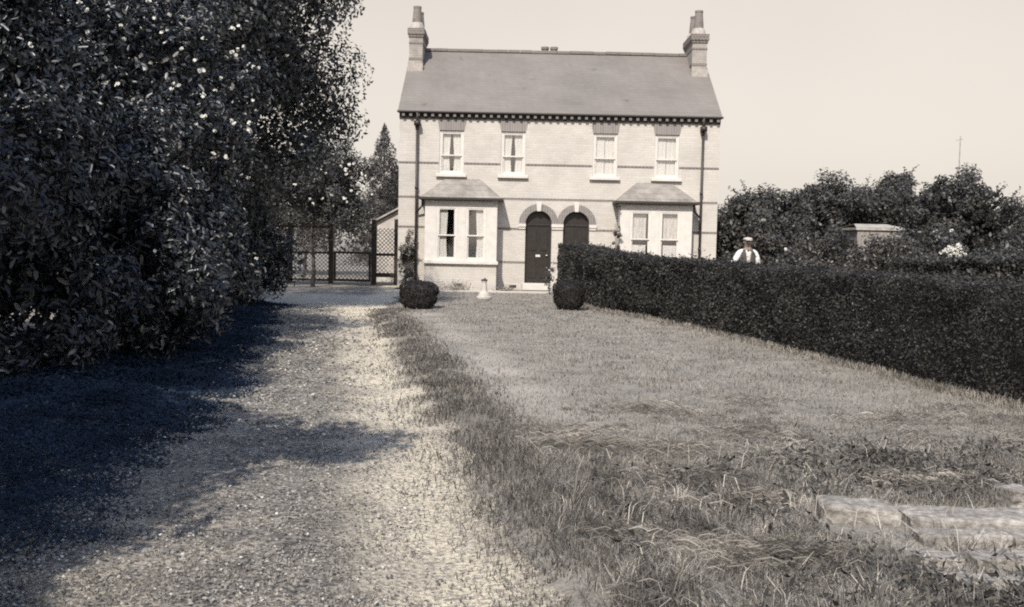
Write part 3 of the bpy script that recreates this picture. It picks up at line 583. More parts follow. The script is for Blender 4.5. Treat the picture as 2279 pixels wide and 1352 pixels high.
plant('laurel_bush', 'low broad-leaved dark bush nearest the drive, big glossy leaves in sun', 'bush', (-4.55, 12.0, 0),
      [((0, 0, 1.2), (1.25, 1.2, 1.15), 3), ((-.9, -.3, 1.9), (1.2, 1.1, 1.3), 2)], M['shrub'], 24000, .088, trunk_h=1.2, trunk_r=.06, nclump=70, rc=.33, asp=.42, noise=.14, fancy=True, blossom=(10, .04, front), jit=1.1)
plant('laurel_bush', 'very dark bush at the left edge of the picture, almost lost in shade', 'bush', (-5.9, 9.9, 0),
      [((0, 0, 2.3), (1.75, 1.5, 2.2), 3), ((-.6, 0, 4.2), (1.9, 1.5, 1.8), 2), ((.4, .3, .9), (1.5, 1.2, .9), 1)], M['shrub'], 50000, .082, trunk_h=3, trunk_r=.09, nclump=110, rc=.4, asp=.42, fancy=True, blossom=(16, .04, front), noise=.12)
plant('laurel_bush', 'dark leafy bush between the flowering shrub and the rose by the gate', 'bush', (-5.75, 16.8, 0),
      [((0, 0, 1.7), (1.15, 1.2, 1.6), 3), ((-.5, .3, 2.7), (1.2, 1.1, 1.5), 2)], M['shrub'], 24000, .082, trunk_h=1.8, trunk_r=.07, nclump=80, rc=.36, fancy=True, blossom=(30, .05, front), noise=.12)
plant('laurel_bush', 'rounded dark bush where the drive bends to the gate', 'bush', (-6.1, 21.3, 0),
      [((0, 0, 1.2), (1.2, 1.2, 1.3), 3), ((-.4, .3, 2.4), (1.2, 1.1, 1.3), 2)], M['shrub'], 18000, .085, trunk_h=1.6, trunk_r=.07, nclump=70, rc=.36, fancy=True, blossom=(12, .05, front))
plant('laurel_bush', 'dark bush behind the left-edge bush, closing the gap under the leaves', 'bush', (-8.0, 13.2, 0),
      [((0, 0, 1.8), (2.0, 1.4, 1.8), 3)], M['shrub'], 16000, .10, trunk_h=1.6, trunk_r=.07, nclump=60, rc=.45)
# the shade trees that stand left of the frame and throw the shadow over the near ground
plant('broadleaf_tree', 'nearer of two shade trees just outside the left edge, beside the near drive', 'tree', (-5.0, -.3, 0),
      [((0, 0, 4.2), (2.1, 2.4, 2.0), 4), ((-.2, .4, 2.3), (1.7, 1.9, 1.6), 2), ((1.95, 2.3, 3.1), (.5, .22, .25), .10)], M['tree'], 42000, .14, trunk_h=3.5, trunk_r=.18, nclump=110, rc=.45, noise=.08, spread=2)
plant('broadleaf_tree', 'farther of two shade trees just outside the left edge, before the dark bush', 'tree', (-5.25, 3.0, 0),
      [((0, 0, 4.1), (2.15, 2.2, 2.1), 4), ((-.3, .6, 2.0), (1.6, 1.7, 1.5), 2), ((2.35, .7, 3.75), (1.0, .55, .4), .6), ((.1, 3.0, 4.5), (1.4, 1.2, .9), 1.2)], M['tree'], 48000, .13, trunk_h=3.0, trunk_r=.15, nclump=130, rc=.4, noise=.08, spread=2)
# rose over the trellis, conifer
plant('rose_tree', 'loose rose bush with pale blooms rising over the trellis beside the house', 'shrub', (-6.1, 29.6, 0),
      [((.25, 0, 3.15), (1.55, 1.2, 1.05), 4), ((-1.6, 0, 2.9), (1.5, 1.2, 1.3), 3), ((.9, -.1, 2.4), (.7, .8, .7), 1)], M['rose'], 26000, .085, trunk_h=2.6, trunk_r=.07, nclump=90, rc=.33, noise=.12, blossom=(60, .075, front), twigs=10, spread=1.1)
def conifer(name, label, loc, h, r, n, group=None):
    t = thing(name, label, 'conifer', loc, group); G().tube([(0, 0, 0), (0, 0, h*.97)], [.12, .01], 7).build('trunk', M['bark'], t)
    z = h*(1-rng.uniform(0, 1, n)**.6*.93); a = rng.uniform(0, 2*np.pi, n); rr = r*(1-z/h)**.75*(.5+.6*rng.uniform(0, 1, n)**.5)*(1+.25*np.sin(z*9+a*3)); P = np.stack([rr*np.cos(a), rr*np.sin(a), z], 1)
    D = np.stack([np.cos(a), np.sin(a), -.2*np.ones(n)], 1); leaves('crown', P, D, .15, M['conifer'], t, asp=.22); return t
conifer('conifer', 'slender dark conifer with a pointed top behind the left corner of the house', (-5.15, 38.5, 0), 6.0, 1.35, 11000)
plant('orchard_tree', 'dark bushy tree standing behind the lean-to roof', 'tree', (-4.4, 41.5, 0), [((0, 0, 3.3), (1.6, 1.5, 1.5), 1)], M['bgtree2'], 7000, .12, trunk_h=2.5, nclump=50, rc=.4)
plant('orchard_tree', 'dark tree behind the trellis fence left of the conifer', 'tree', (-8.3, 39, 0), [((0, 0, 2.9), (2.4, 1.8, 1.9), 1), ((-3, 0, 3.2), (2.4, 1.8, 2.4), 1)], M['bgtree2'], 14000, .13, trunk_h=2.5, nclump=80, rc=.5)

# ------------------------------------------------------------------ hedge, clipped balls
def hedge(name, label, pts, half, hts, n, size, mt, seed=1):
    """clipped hedge: (x, y) centre line, half width, height per point"""
    t = thing(name, label, 'hedge', (pts[0][0], pts[0][1], 0)); o = np.array([pts[0][0], pts[0][1]]); p = np.array(pts, float)-o; hts = np.array(hts, float)
    seg = np.linalg.norm(np.diff(p, axis=0), axis=1); S = np.concatenate([[0], np.cumsum(seg)]); tl = S[-1]
    def at(s): return np.stack([np.interp(s, S, p[:, 0]), np.interp(s, S, p[:, 1])], 1)
    d = unit(np.diff(p, axis=0)); 
    def nrm(s): i = np.clip(np.searchsorted(S, s)-1, 0, len(d)-1); return np.stack([d[i][:, 1], -d[i][:, 0]], 1)
    g = G(); m = 30; ss = np.linspace(.12, tl-.12, m); c = at(ss); nn = nrm(ss); hh = np.interp(ss, S, hts)-.19; hw = half-.20; k = 0
    for i in range(m):
        for a, z in ((-hw, 0), (-hw, hh[i]), (hw, hh[i]), (hw, 0)): g.v.append((c[i, 0]+nn[i, 0]*a, c[i, 1]+nn[i, 1]*a, z))
    for i in range(m-1):
        for q in range(4): g.f.append([i*4+q, i*4+(q+1) % 4, (i+1)*4+(q+1) % 4, (i+1)*4+q])
    g.f.append([0, 1, 2, 3]); g.f.append([(m-1)*4+j for j in range(4)][::-1]); g.build('branches', M['conifer'], t)
    # leaves over the sides, ends and top; more where the hedge is near the camera
    s = rng.uniform(0, tl, n*3); yy = at(s)[:, 1]+o[1]; keep = rng.uniform(0, 1, n*3) < np.clip(9/np.maximum(yy, 4), .25, 1)**.8; s = s[keep][:n]; n = len(s)
    c = at(s); nn = nrm(s); hh = np.interp(s, S, hts); r = rng.uniform(0, 1, n); side = np.where(r < .44, -1, np.where(r < .64, 1, 0)); z = rng.uniform(0, 1, n)**.9*hh
    bump = (vnoise(s, z, .35, seed)-.5)*.16+(vnoise(s, z, 1.1, seed+1)-.5)*.20; dep = rng.exponential(.045, n)-(rng.uniform(0, 1, n) < .03)*rng.exponential(.05, n)
    lat = np.where(side == 0, rng.uniform(-half, half, n), side*(half+bump-dep)); zz = np.where(side == 0, hh+bump*.6-dep+rng.exponential(.018, n), z)
    rnd = np.clip((z/hh-.9)/.1, 0, 1); lat = np.where(side != 0, lat*(1-.10*rnd**2), lat)
    P = np.stack([c[:, 0]+nn[:, 0]*lat, c[:, 1]+nn[:, 1]*lat, np.maximum(zz, .03)], 1); D = np.stack([nn[:, 0]*side, nn[:, 1]*side, (side == 0)*1.], 1)
    ne = n//30; es = rng.choice([0, 1], ne); ce = at(es*tl); ne_ = nrm(np.clip(es*tl, .01, tl-.01)); la = rng.uniform(-half, half, ne); dd = np.where(es[:, None] == 0, -d[0], d[-1]); zz = rng.uniform(0, 1, ne)*np.where(es == 0, hts[0], hts[-1])
    Pe = np.stack([ce[:, 0]+ne_[:, 0]*la, ce[:, 1]+ne_[:, 1]*la, zz], 1); De = np.concatenate([dd, np.zeros((ne, 1))], 1); Pe[:, :2] += dd*rng.uniform(-.06, .06, (ne, 1))
    P = np.concatenate([P, Pe]); D = np.concatenate([D, De]); dist = np.hypot(P[:, 0]+o[0], P[:, 1]+o[1]); sz = size*rng.uniform(.6, 1.4, len(P))*np.clip(dist/12, .75, 1.7)
    leaves('foliage', P, D, sz, mt, t, asp=.55, jit=1.15, up=.15); return t
hw = .40
HF = [(5.55, 4.0), (5.05, 8.6), (4.60, 11.04), (3.55, 16.29), (2.02, 22.19), (1.25, 26.9)]      # face towards the lawn
HC = []
for i, (x, y) in enumerate(HF):
    j = min(i+1, len(HF)-1); k = max(i-1, 0); dx, dy = HF[j][0]-HF[k][0], HF[j][1]-HF[k][1]; l = math.hypot(dx, dy); HC.append((x+dy/l*hw, y-dx/l*hw))
hedge('clipped_hedge', 'long clipped dark privet hedge running from the near right up to the doors', HC, hw, [1.20, 1.20, 1.19, 1.17, 1.25, 1.45], 150000, .036, M['hedge'])
hedge('clipped_hedge', 'second low dark hedge beyond the long one at the far right', [(7.0, 17.6), (12.5, 16.6), (16, 16)], .5, [1.36, 1.40, 1.42], 60000, .05, M['bgtree2'], seed=5)
def ball(name, label, loc, rx, h):
    t = thing(name, label, 'box bush', loc, 'clipped box bushes on the lawn'); n = 9000
    def sh_(u): k = (np.abs(u[:, 0])**3+np.abs(u[:, 1])**3+np.abs(u[:, 2])**3)**(-1/3); return u*k[:, None]
    u = unit(rng.normal(0, 1, (n, 3))); q = sh_(u)*(1+.24*(vnoise(u[:, 0]*3+5, u[:, 2]*3+u[:, 1]*2, .6, 3)-.5)[:, None])*(1-rng.exponential(.04, (n, 1)))
    P = q*np.array([rx, rx, h/2])+np.array([0, 0, h/2]); P[:, 0] *= 1-.22*np.clip(.35-P[:, 2]/h, 0, 1)*2; P[:, 2] = np.maximum(P[:, 2], .02)
    g = G().lathe([(rx*.7, .03), (rx*.86, h*.3), (rx*.88, h*.6), (rx*.75, h*.86), (rx*.3, h*.95)], n=16); g.build('branches', M['conifer'], t); leaves('foliage', P, u, .032, M['box'], t, asp=.6, jit=1.1)
    return t
ball('box_bush', 'clipped round box bush left on the lawn, in front of the bay window', (-2.06, 21.35, 0), .41, .62)
ball('box_bush', 'clipped round box bush right of the lawn, touching the hedge end', (1.30, 22.1, 0), .36, .68)

# ------------------------------------------------------------------ trees beyond the hedge
bg = [  # px centre converted to x at depth: (x, y, half width, top z, kind, label)
 (9.1, 36, 1.7, 3.75, 0, 'bushy tree close against the right wall of the house'),
 (12.0, 38, 1.5, 4.2, 0, 'tree with a ragged top, second from the house'),
 (13.9, 39, 1.6, 4.1, 1, 'round-topped dark tree above the pale shed, left of the gap'),
 (15.4, 40, 1.3, 3.95, 0, 'lower tree over the pale shed roof'),
 (16.75, 43, 1.5, 4.85, 1, 'dark tree with a knob-shaped top standing alone against the sky'),
 (16.9, 37, 2.15, 4.4, 1, 'biggest dark dome-shaped tree under the mast'),
 (18.9, 34.5, 1.3, 3.3, 1, 'small dark tree at the right edge of the picture'),
 (23.0, 36, 2.4, 4.2, 1, 'tree beyond the right edge of the picture'),
]
for x, y, r, h, k, lb in bg:
    cr = [((0, 0, h-r*.75), (r, r*.9, r*.72), 4), ((-.3*r, .1, h-r*1.3), (r*1.05, r, r*.8), 3), ((.3*r, -.1, .95), (r*1.1, r, .95), 2)]
    if 'knob' in lb: cr = [((0, 0, h-.62), (.72, .7, .58), 2), ((.2, 0, h-1.8), (1.5, 1.3, 1.1), 3), ((0, 0, 1.3), (1.8, 1.4, 1.2), 3)]
    plant('orchard_tree', lb, 'tree', (x, y, 0), cr, M['bgtree' if k == 0 else 'bgtree2'], 28000 if r > 2 else 17000, .125, group='trees beyond the hedge', trunk_h=h*.6, trunk_r=.1, nclump=90, rc=.42, noise=.13, inner=.5, twigs=14, spread=r*.7)
bs = [(8.0, 31, 1.1, 2.3, 'leafy bush right of the house wall, behind the man', 3), (9.9, 30, 1.3, 2.0, 'grey-leaved bush behind and to the right of the man', 0), (9.9, 31.5, 1.1, 2.5, 'taller bush left of the pale shed', 0), (11.1, 28.5, 1.35, 1.95, 'low bush in front of the pale shed', 0),
      (13.2, 30, 1.25, 2.2, 'dark bush covering the right end of the pale shed', 4), (16.4, 30.5, 1.5, 2.75, 'rose bush with scattered white blooms left of the right edge', 14), (18.2, 30, 1.6, 2.6, 'dark bush with a few pale roses at the right edge', 7), (13.4, 25, 1.3, 1.6, 'low dark bush between the man and the white flowers', 0), (11.75, 29.6, .75, 2.05, 'bush right against the front of the pale shed, hiding its door', 0), (7.4, 26.5, .8, 1.35, 'small low bush beside the man', 0)]
for x, y, r, h, lb, nb in bs:
    plant('garden_bush', lb, 'bush', (x, y, 0), [((0, 0, h*.55), (r, r*.8, h*.45), 3), ((.2*r, 0, h*.35), (r*1.1, r*.8, h*.36), 2)], M['bush'] if nb < 4 else M['bgtree'], 6500, .10, group='bushes in the next garden', trunk_h=h*.5, trunk_r=.04, nclump=60, rc=.28, noise=.14, blossom=(nb, .12, front) if nb else None, spread=r*.6)
wf = thing('white_flower_bush', 'clump of large white flower heads above the hedge at the right', 'flower bush', (9.2, 20.6, 0))
P, D = clump_points(2500, (0, 0, .65), (.34, .3, .6), 30, .18); leaves('foliage', np.maximum(P, .02), D, .07, M['bush'], wf)
g = G(); [g.tube([(0, 0, 0), (random.uniform(-.2, .2), random.uniform(-.2, .2), 1.3)], [.02, .008], 5) for _ in range(5)]; g.build('stem', M['bark'], wf)
hp = [(-.19, 1.52), (-.12, 1.55), (-.03, 1.56), (.07, 1.62), (.11, 1.53), (.02, 1.45), (-.07, 1.40), (.06, 1.37), (.16, 1.38), (.19, 1.44), (-.13, 1.20), (-.06, 1.17)]
q = np.repeat(np.array([(x, -.30, z) for x, z in hp]), 20, axis=0)+rng.normal(0, .028, (240, 3)); blossoms('flower_head', q, .045, M['white'], wf, k=3)
# shed
sd = thing('garden_shed', 'low pale shed half hidden by bushes beyond the hedge', 'shed', (11.9, 32.2, 0))
rel(G().box(11.2, 12.65, 31.7, 33.6, 0, 2.12), sd).build('wall', M['weathered'], sd)
rel(G().prism([(11.13, 2.12), (12.72, 2.12), (12.72, 2.20), (11.13, 2.20)], 31.64, 33.7).poly([(11.13, 31.64, 2.203), (12.72, 31.64, 2.203), (12.5, 32.65, 2.34), (11.4, 32.65, 2.34)]).poly([(11.13, 33.7, 2.203), (11.4, 32.65, 2.34), (12.5, 32.65, 2.34), (12.72, 33.7, 2.203)]), sd).build('roof', M['shedroof'], sd)
rel(G().box(11.5, 12.1, 31.66, 31.698, .05, 1.85), sd).build('door', M['lattice'], sd)
ms = thing('wireless_mast', 'thin pale mast rising behind the dome-shaped tree', 'mast', (20.45, 45, 0))
G().tube([(0, 0, 0), (0, 0, 3.5), (-.02, 0, 6.75)], [.05, .035, .022], 8).build('pole', M['lattice'], ms); G().bar((-.22, 0, 6.55), (.1, 0, 6.62), .012, n=5).build('crosspiece', M['lattice'], ms)
# distant wood
P, D = clump_points(1, (0, 0, 0), (1, 1, 1), 1, 1)
n = 42000; a = rng.uniform(-1, 1, n)*150; P = np.stack([a, 105+rng.normal(0, 5, n)-np.abs(a)*.12, rng.uniform(0, 1, n)**.8*(3.4+2.4*vnoise(a, a*0, 7, 2)+1.0*vnoise(a, a*0, 2, 4))], 1)
tag(leaves('distant_wood', P, rng.normal(0, 1, (n, 3)), .55, M['bgtree2']), 'low line of distant woodland behind the gardens', 'woodland', kind='stuff')

# ------------------------------------------------------------------ garden ornaments and small plants
sdl = thing('sundial', 'small pale stone sundial pedestal on the lawn before the left bay', 'sundial', (-.74, 25.5, 0))
G().lathe([(.20, 0), (.20, .05), (.16, .07), (.13, .14), (.085, .20), (.062, .42), (.08, .47)], n=20).build('pedestal', M['plinth'], sdl)
G().lathe([(.08, .471), (.085, .48), (.085, .50), (.07, .51)], n=20).build('dial_plate', M['dark'], sdl); G().prism([(-.04, .511), (.04, .511), (.035, .55)], -.004, .004).build('gnomon', M['dark'], sdl)
def small_plant(name, label, loc, w_, h, n, mt, size=.05, group=None, nb=0, cat='plant', bsz=.06):
    t = thing(name, label, cat, loc, group); g = G()
    for _ in range(6): g.tube([(0, 0, 0), (random.uniform(-w_, w_)*.5, random.uniform(-w_, w_)*.3, h*.8)], [.012, .004], 5)
    g.build('stem', M['bark'], t); P, D = clump_points(n, (0, 0, h*.5), (w_, w_*.7, h*.5), 24, w_*.4, noise=.15); P[:, 2] = np.maximum(P[:, 2], .02); leaves('foliage', P, D, size, mt, t)
    if nb: q = np.stack([rng.uniform(-w_, w_, nb), rng.uniform(-w_, 0, nb)-.05, rng.uniform(.35, 1.1, nb)*h], 1); blossoms('blossom', q, bsz, M['white'], t)
    return t
small_plant('climbing_plant', 'straggly climbing plant at the foot of the left downpipe', (-3.25, 29.7, 0), .28, 1.75, 1900, M['bush'], .06)
small_plant('climbing_plant', 'thin climber on the left corner of the right bay window', (3.12, 29.25, 0), .16, 2.65, 900, M['bush'], .06)
small_plant('border_plant', 'dark plant against the wall beside the left box bush', (-3.0, 28.7, 0), .30, .55, 900, M['bush'], .06, nb=6)
small_plant('flowering_plant', 'spindly plant with pale flowers in front of the dark left door', (1.08, 28.2, 0), .16, .95, 420, M['rose'], .05, nb=9, bsz=.04)
small_plant('flowering_plant', 'pale flowering clump at the foot of the hedge beside the right box bush', (2.40, 22.3, 0), .17, .32, 300, M['rose'], .05, nb=60, bsz=.08)
small_plant('border_plant', 'low leafy border plant under the left bay window', (-1.7, 29.05, 0), .45, .22, 700, M['grass'], .05)
small_plant('border_plant', 'low pale border plant between the bay and the doorstep', (-.25, 29.0, 0), .35, .14, 400, M['grass'], .05)
# kerb stones in the rough grass
def rock(label, c, dims, rz, seed):
    bm = bmesh.new(); bmesh.ops.create_cube(bm, size=1); bmesh.ops.subdivide_edges(bm, edges=bm.edges, cuts=15, use_grid_fill=True); rs = np.random.default_rng(seed)
    for v in bm.verts:
        p = v.co; q = Vector((math.copysign(abs(p.x*2)**1, p.x)/2, p.y, p.z)); q = Vector([math.copysign(min(abs(c_), .5-.018*(sum(abs(o_) > .46 for o_ in p) > 1)), c_) for c_ in p])
        ed = max(abs(p.x), abs(p.y), abs(p.z)) > .49 and sum(abs(o_) > .42 for o_ in p) > 1
        nz_ = lambda sc, k: float(vnoise(p.x*dims[0]*sc+seed, (p.y*dims[1]+p.z*dims[2])*sc, 1, seed+k))-.5
        chip = 1-(.10 if ed else .015)*max(0, nz_(16, 2)*2)
        v.co = Vector((q.x*dims[0]*chip+.012*nz_(7, 5)+.008*nz_(40, 9), q.y*dims[1]*chip+.012*nz_(6, 6)+.010*nz_(38, 4), q.z*dims[2]*chip+.006*nz_(9, 7)+.007*nz_(42, 8)))
    me = bpy.data.meshes.new('kerb_stone'); bm.to_mesh(me); bm.free(); o = link('kerb_stone', me, M['rock'])
    o.location = c; o.rotation_euler = (R_(rs.uniform(-3, 3)), R_(rs.uniform(-2, 2)), rz); return tag(o, label, 'stone', 'rough stones edging the bed')
rock('rough squared block at the left end of the stone edging', (1.95, 5.34, .035), (.42, .26, .19), R_(-7), 1)
rock('long flat slab forming the middle of the edging', (2.60, 5.26, .02), (.82, .30, .17), R_(-4), 2)
rock('narrow pale kerb slab one step below the long slab', (2.36, 4.95, .03), (.46, .17, .12), R_(1), 3)
rock('narrow pale kerb slab at the right edge of the picture', (2.83, 4.94, .03), (.46, .17, .12), R_(-2), 4)
rock('pale broken stone standing at the far right edge', (2.97, 5.60, .07), (.16, .14, .20), R_(12), 5)
rock('flat slab two steps below the long slab, sunk in the grass', (2.50, 4.64, .03), (.50, .17, .10), R_(3), 6)
rock('small flat piece left of the sunken slab', (2.10, 4.62, .03), (.20, .14, .09), R_(-6), 7)
rock('lowest slab near the bottom right corner', (2.16, 4.30, .03), (.32, .15, .09), R_(5), 8)

# ------------------------------------------------------------------ man behind the hedge
def skin(name, verts, edges, rad, mt, parent, root=0, sub=2):
    me = bpy.data.meshes.new(name); me.from_pydata(verts, edges, []); o = link(name, me, mt, parent); sk = o.modifiers.new('skin', 'SKIN')
    lay = me.skin_vertices[0].data if me.skin_vertices else None
    if lay is None:
        bm = bmesh.new(); bm.from_mesh(me); bm.verts.layers.skin.verify(); bm.to_mesh(me); bm.free(); lay = me.skin_vertices[0].data
    for i, r in enumerate(rad): lay[i].radius = (r, r) if np.isscalar(r) else r; lay[i].use_root = (i == root)
    sk.use_smooth_shade = True; s = o.modifiers.new('sub', 'SUBSURF'); s.levels = sub; s.render_levels = sub; return o
man = thing('person', 'man in pale cap, white shirt and dark waistcoat working behind the hedge', 'person', (5.20, 21.6, 0))
# facing the camera (-y); his right arm (picture left) reaches down to the hedge
sR, eR, hR = (-.17, -.02, 1.40), (-.30, -.10, 1.19), (-.46, -.24, 1.07)
sL, eL, hL = (.17, .0, 1.40), (.24, -.03, 1.13), (.23, -.13, .92)
V = [(0, 0, .92), (0, 0, 1.10), (0, 0, 1.30), (0, 0, 1.42), (0, -.01, 1.49), (0, -.015, 1.56), (0, -.02, 1.64),
     (-.10, 0, .86), (-.11, -.02, .48), (-.11, 0, .07), (-.11, -.16, .04), (.10, 0, .86), (.11, -.02, .48), (.11, 0, .07), (.11, -.16, .04), sR, eR, hR, sL, eL, hL]
Ed = [(0, 1), (1, 2), (2, 3), (3, 4), (4, 5), (5, 6), (0, 7), (7, 8), (8, 9), (9, 10), (0, 11), (11, 12), (12, 13), (13, 14), (3, 15), (15, 16), (16, 17), (3, 18), (18, 19), (19, 20)]
Ra = [(.14, .10), (.13, .10), (.15, .10), (.08, .08), .055, .078, .07, .085, .058, .042, .03, .085, .058, .042, .03, .05, .038, .026, .05, .038, .026]
# hands: palm and five fingers each, rooted at the wrists
def hand(wi, w_, d, side):
    d = Vector(d).normalized(); s = Vector(side).normalized(); w_ = Vector(w_); k = len(V); V.append(tuple(w_+d*.05)); Ed.append((wi, k)); Ra.append((.036, .018)); p = w_+d*.06
    for off, ln in ((-.032, .068), (-.011, .08), (.011, .075), (.031, .058)):
        a = p+s*off+d*.025; b = a+d*ln*.5+Vector((0, -.008, -.008)); c = b+d*ln*.35+Vector((0, .006, -.022)); i = len(V); V.extend([tuple(a), tuple(b), tuple(c)]); Ed.extend([(k, i), (i, i+1), (i+1, i+2)]); Ra.extend([.010, .009, .007])
    a = w_+d*.03+s*.045; b = a+d*.035+s*.02; i = len(V); V.extend([tuple(a), tuple(b)]); Ed.extend([(k, i), (i, i+1)]); Ra.extend([.011, .009])
hand(17, hR, Vector(hR)-Vector(eR), (0, -.6, .3)); hand(20, hL, Vector(hL)-Vector(eL), (-1, 0, 0))
body = skin('body', V, Ed, Ra, M['skin'], man)
hd = G().lathe([(.02, -.115), (.045, -.11), (.062, -.08), (.072, -.03), (.078, .02), (.074, .06), (.055, .095), (.02, .112)], (0, -.02, 1.615), n=18, sy=1.22)
hd.build('head', M['skin'], man, smooth=True)
f = G().lathe([(.018, -.02), (.013, .0), (.006, .025)], (0, -.118, 1.612), n=8)
for s_ in (-1, 1): f.lathe([(.010, -.025), (.016, 0), (.010, .025)], (s_*.08, -.01, 1.612), n=8)
f.build('nose_and_ears', M['skin'], man, smooth=True)
f = G(); [f.lathe([(.004, -.008), (.009, 0), (.004, .008)], (s_*.03, -.105, 1.632), n=8) for s_ in (-1, 1)]; f.box(-.022, .022, -.112, -.10, 1.553, 1.559); f.box(-.03, .03, -.117, -.105, 1.574, 1.585); f.build('eyes_mouth_and_moustache', M['hair'], man)
G().lathe([(.079, -.03), (.084, .0), (.080, .03), (.06, .04)], (0, .0, 1.635), n=18, sy=1.1).build('hair', M['hair'], man)
cp = G().lathe([(.086, 0), (.10, .016), (.102, .034), (.08, .058), (.03, .068)], (0, -.02, 1.655), n=20, sy=1.15); cp.prism([(-.07, 1.655), (.07, 1.655), (.06, 1.666), (-.06, 1.666)], -.175, -.08); cp.build('cap', M['cap'], man, smooth=True)
sv = [(0, 0, .95), (0, 0, 1.12), (0, 0, 1.30), (0, 0, 1.405), (0, -.01, 1.455), sR, (-.235, -.06, 1.29), eR, (hR[0]+.02, hR[1]+.02, hR[2]+.03), sL, (.215, -.015, 1.27), eL, (hL[0], hL[1]+.02, hL[2]+.05)]
skin('shirt', sv, [(0, 1), (1, 2), (2, 3), (3, 4), (3, 5), (5, 6), (6, 7), (7, 8), (3, 9), (9, 10), (10, 11), (11, 12)], [(.155, .115), (.145, .115), (.165, .115), (.10, .09), .06, .075, .075, .062, .036, .075, .075, .062, .036], M['shirt'], man)
skin('trousers', [(0, 0, .98), (0, 0, .88), (-.10, 0, .80), (-.11, -.02, .48), (-.11, 0, .10), (.10, 0, .80), (.11, -.02, .48), (.11, 0, .10)], [(0, 1), (1, 2), (2, 3), (3, 4), (1, 5), (5, 6), (6, 7)], [(.15, .115), (.15, .115), .10, .08, .065, .10, .08, .065], M['trouser'], man)
g = G(); na = 22; rows = [(.93, .185, .15, .03), (1.05, .18, .15, .05), (1.18, .185, .15, .14), (1.30, .19, .155, .24), (1.38, .165, .145, .33), (1.445, .115, .11, .55)]
for z, a_, b_, gap in rows:
    for i in range(na+1): t_ = -math.pi/2+gap+(2*math.pi-2*gap)*i/na; g.v.append((a_*math.cos(t_), b_*math.sin(t_), z))
for j in range(len(rows)-1):
    for i in range(na):
        if j >= 3 and (i in (3, 4, 5, 6) or i in (na-4, na-5, na-6, na-7)): pass
        k = j*(na+1)+i; g.f.append([k, k+1, k+na+2, k+na+1])
me = bpy.data.meshes.new('waistcoat'); me.from_pydata(g.v, [], g.f); me.polygons.foreach_set('use_smooth', [True]*len(g.f)); o = link('waistcoat', me, M['vest'], man); so = o.modifiers.new('solid', 'SOLIDIFY'); so.thickness = .012; so.offset = 1

# ------------------------------------------------------------------ grass
def field(n, ya, yb, pw=1.): return ya*(yb/ya)**rng.uniform(0, 1, n)
def scat(n, ya, yb):
    y = field(n, ya, yb); x = rng.uniform(-1, 1, n)*(.56*y+.5); return x, y
# short lawn right of the drive
x, y = scat(150000, 5.5, 28.2); e = x-xr(y); hx = np.interp(y, [4, 8.6, 11, 16.3, 22.2, 26.9, 29], [5.5, 5.0, 4.6, 3.55, 2.0, 1.2, 1.2])
k = (e > -.05+.2*vnoise(x, y, .3, 1)) & (x < hx) & (vnoise(x, y, .5, 7)*.6+vnoise(x, y, .15, 8)*.4 > .22); x, y, e = x[k], y[k], e[k]
light = np.exp(-((e-1.05)/.38)**2)*np.clip((y-6.5)/2, 0, 1)*np.clip((21-y)/2, 0, 1); k = rng.uniform(0, 1, len(x)) > light*.4*vnoise(x, y, .7, 14); x, y, e, light = x[k], y[k], e[k], light[k]
hgt = (.025+.035*vnoise(x, y, .4, 3)+.05*np.exp(-((e-.3)/.28)**2)*vnoise(x, y, .5, 6))*rng.uniform(.5, 1.3, len(x))*(1-.3*light)
o = blades('lawn_grass', x, y, gz(x, y)-.003, hgt, .0045*np.clip(y/6, 1, 3.5), M['grass'], lean=.7); tag(o, 'short mown grass over the lawn right of the drive', 'grass', kind='stuff')
# verge: darker taller grass along the drive edge
n = 26000; y = field(n, 3.2, 21); e = rng.normal(.30, .26, n); x = xr(y)+e*np.interp(y, [3, 8, 20], [1.3, 1.0, .8])-.05; k = vnoise(x, y, .35, 12) > .25; x, y = x[k], y[k]
o = blades('verge_grass', x, y, gz(x, y)-.003, (.03+.075*vnoise(x, y, .6, 13)*np.clip(9/y, .4, 1))*rng.uniform(.5, 1.3, len(x)), .005*np.clip(y/6, 1, 3), M['verge'], lean=.8); tag(o, 'dark longer grass along the edge of the drive', 'grass', kind='stuff')
# stubble on the drive
x, y = scat(120000, 3.2, 27); e = xr(y)-x; k = (e > .75-.5*vnoise(x, y, .4, 2)) & (x > xl(y)-2.5) & (vnoise(x, y, .22, 21)*.5+vnoise(x, y, .07, 22)*.5 > .42) & ((y < 18) | (vnoise(x, y, .5, 2) > .7)); x, y = x[k], y[k]
o = blades('drive_grass', x, y, gz(x, y)+.002, (.012+.022*vnoise(x, y, .3, 5))*rng.uniform(.5, 1.4, len(x)), .0055*np.clip(y/6, 1, 3), M['stubble'], lean=.9); tag(o, 'sparse worn turf growing over the stony drive', 'grass', kind='stuff')
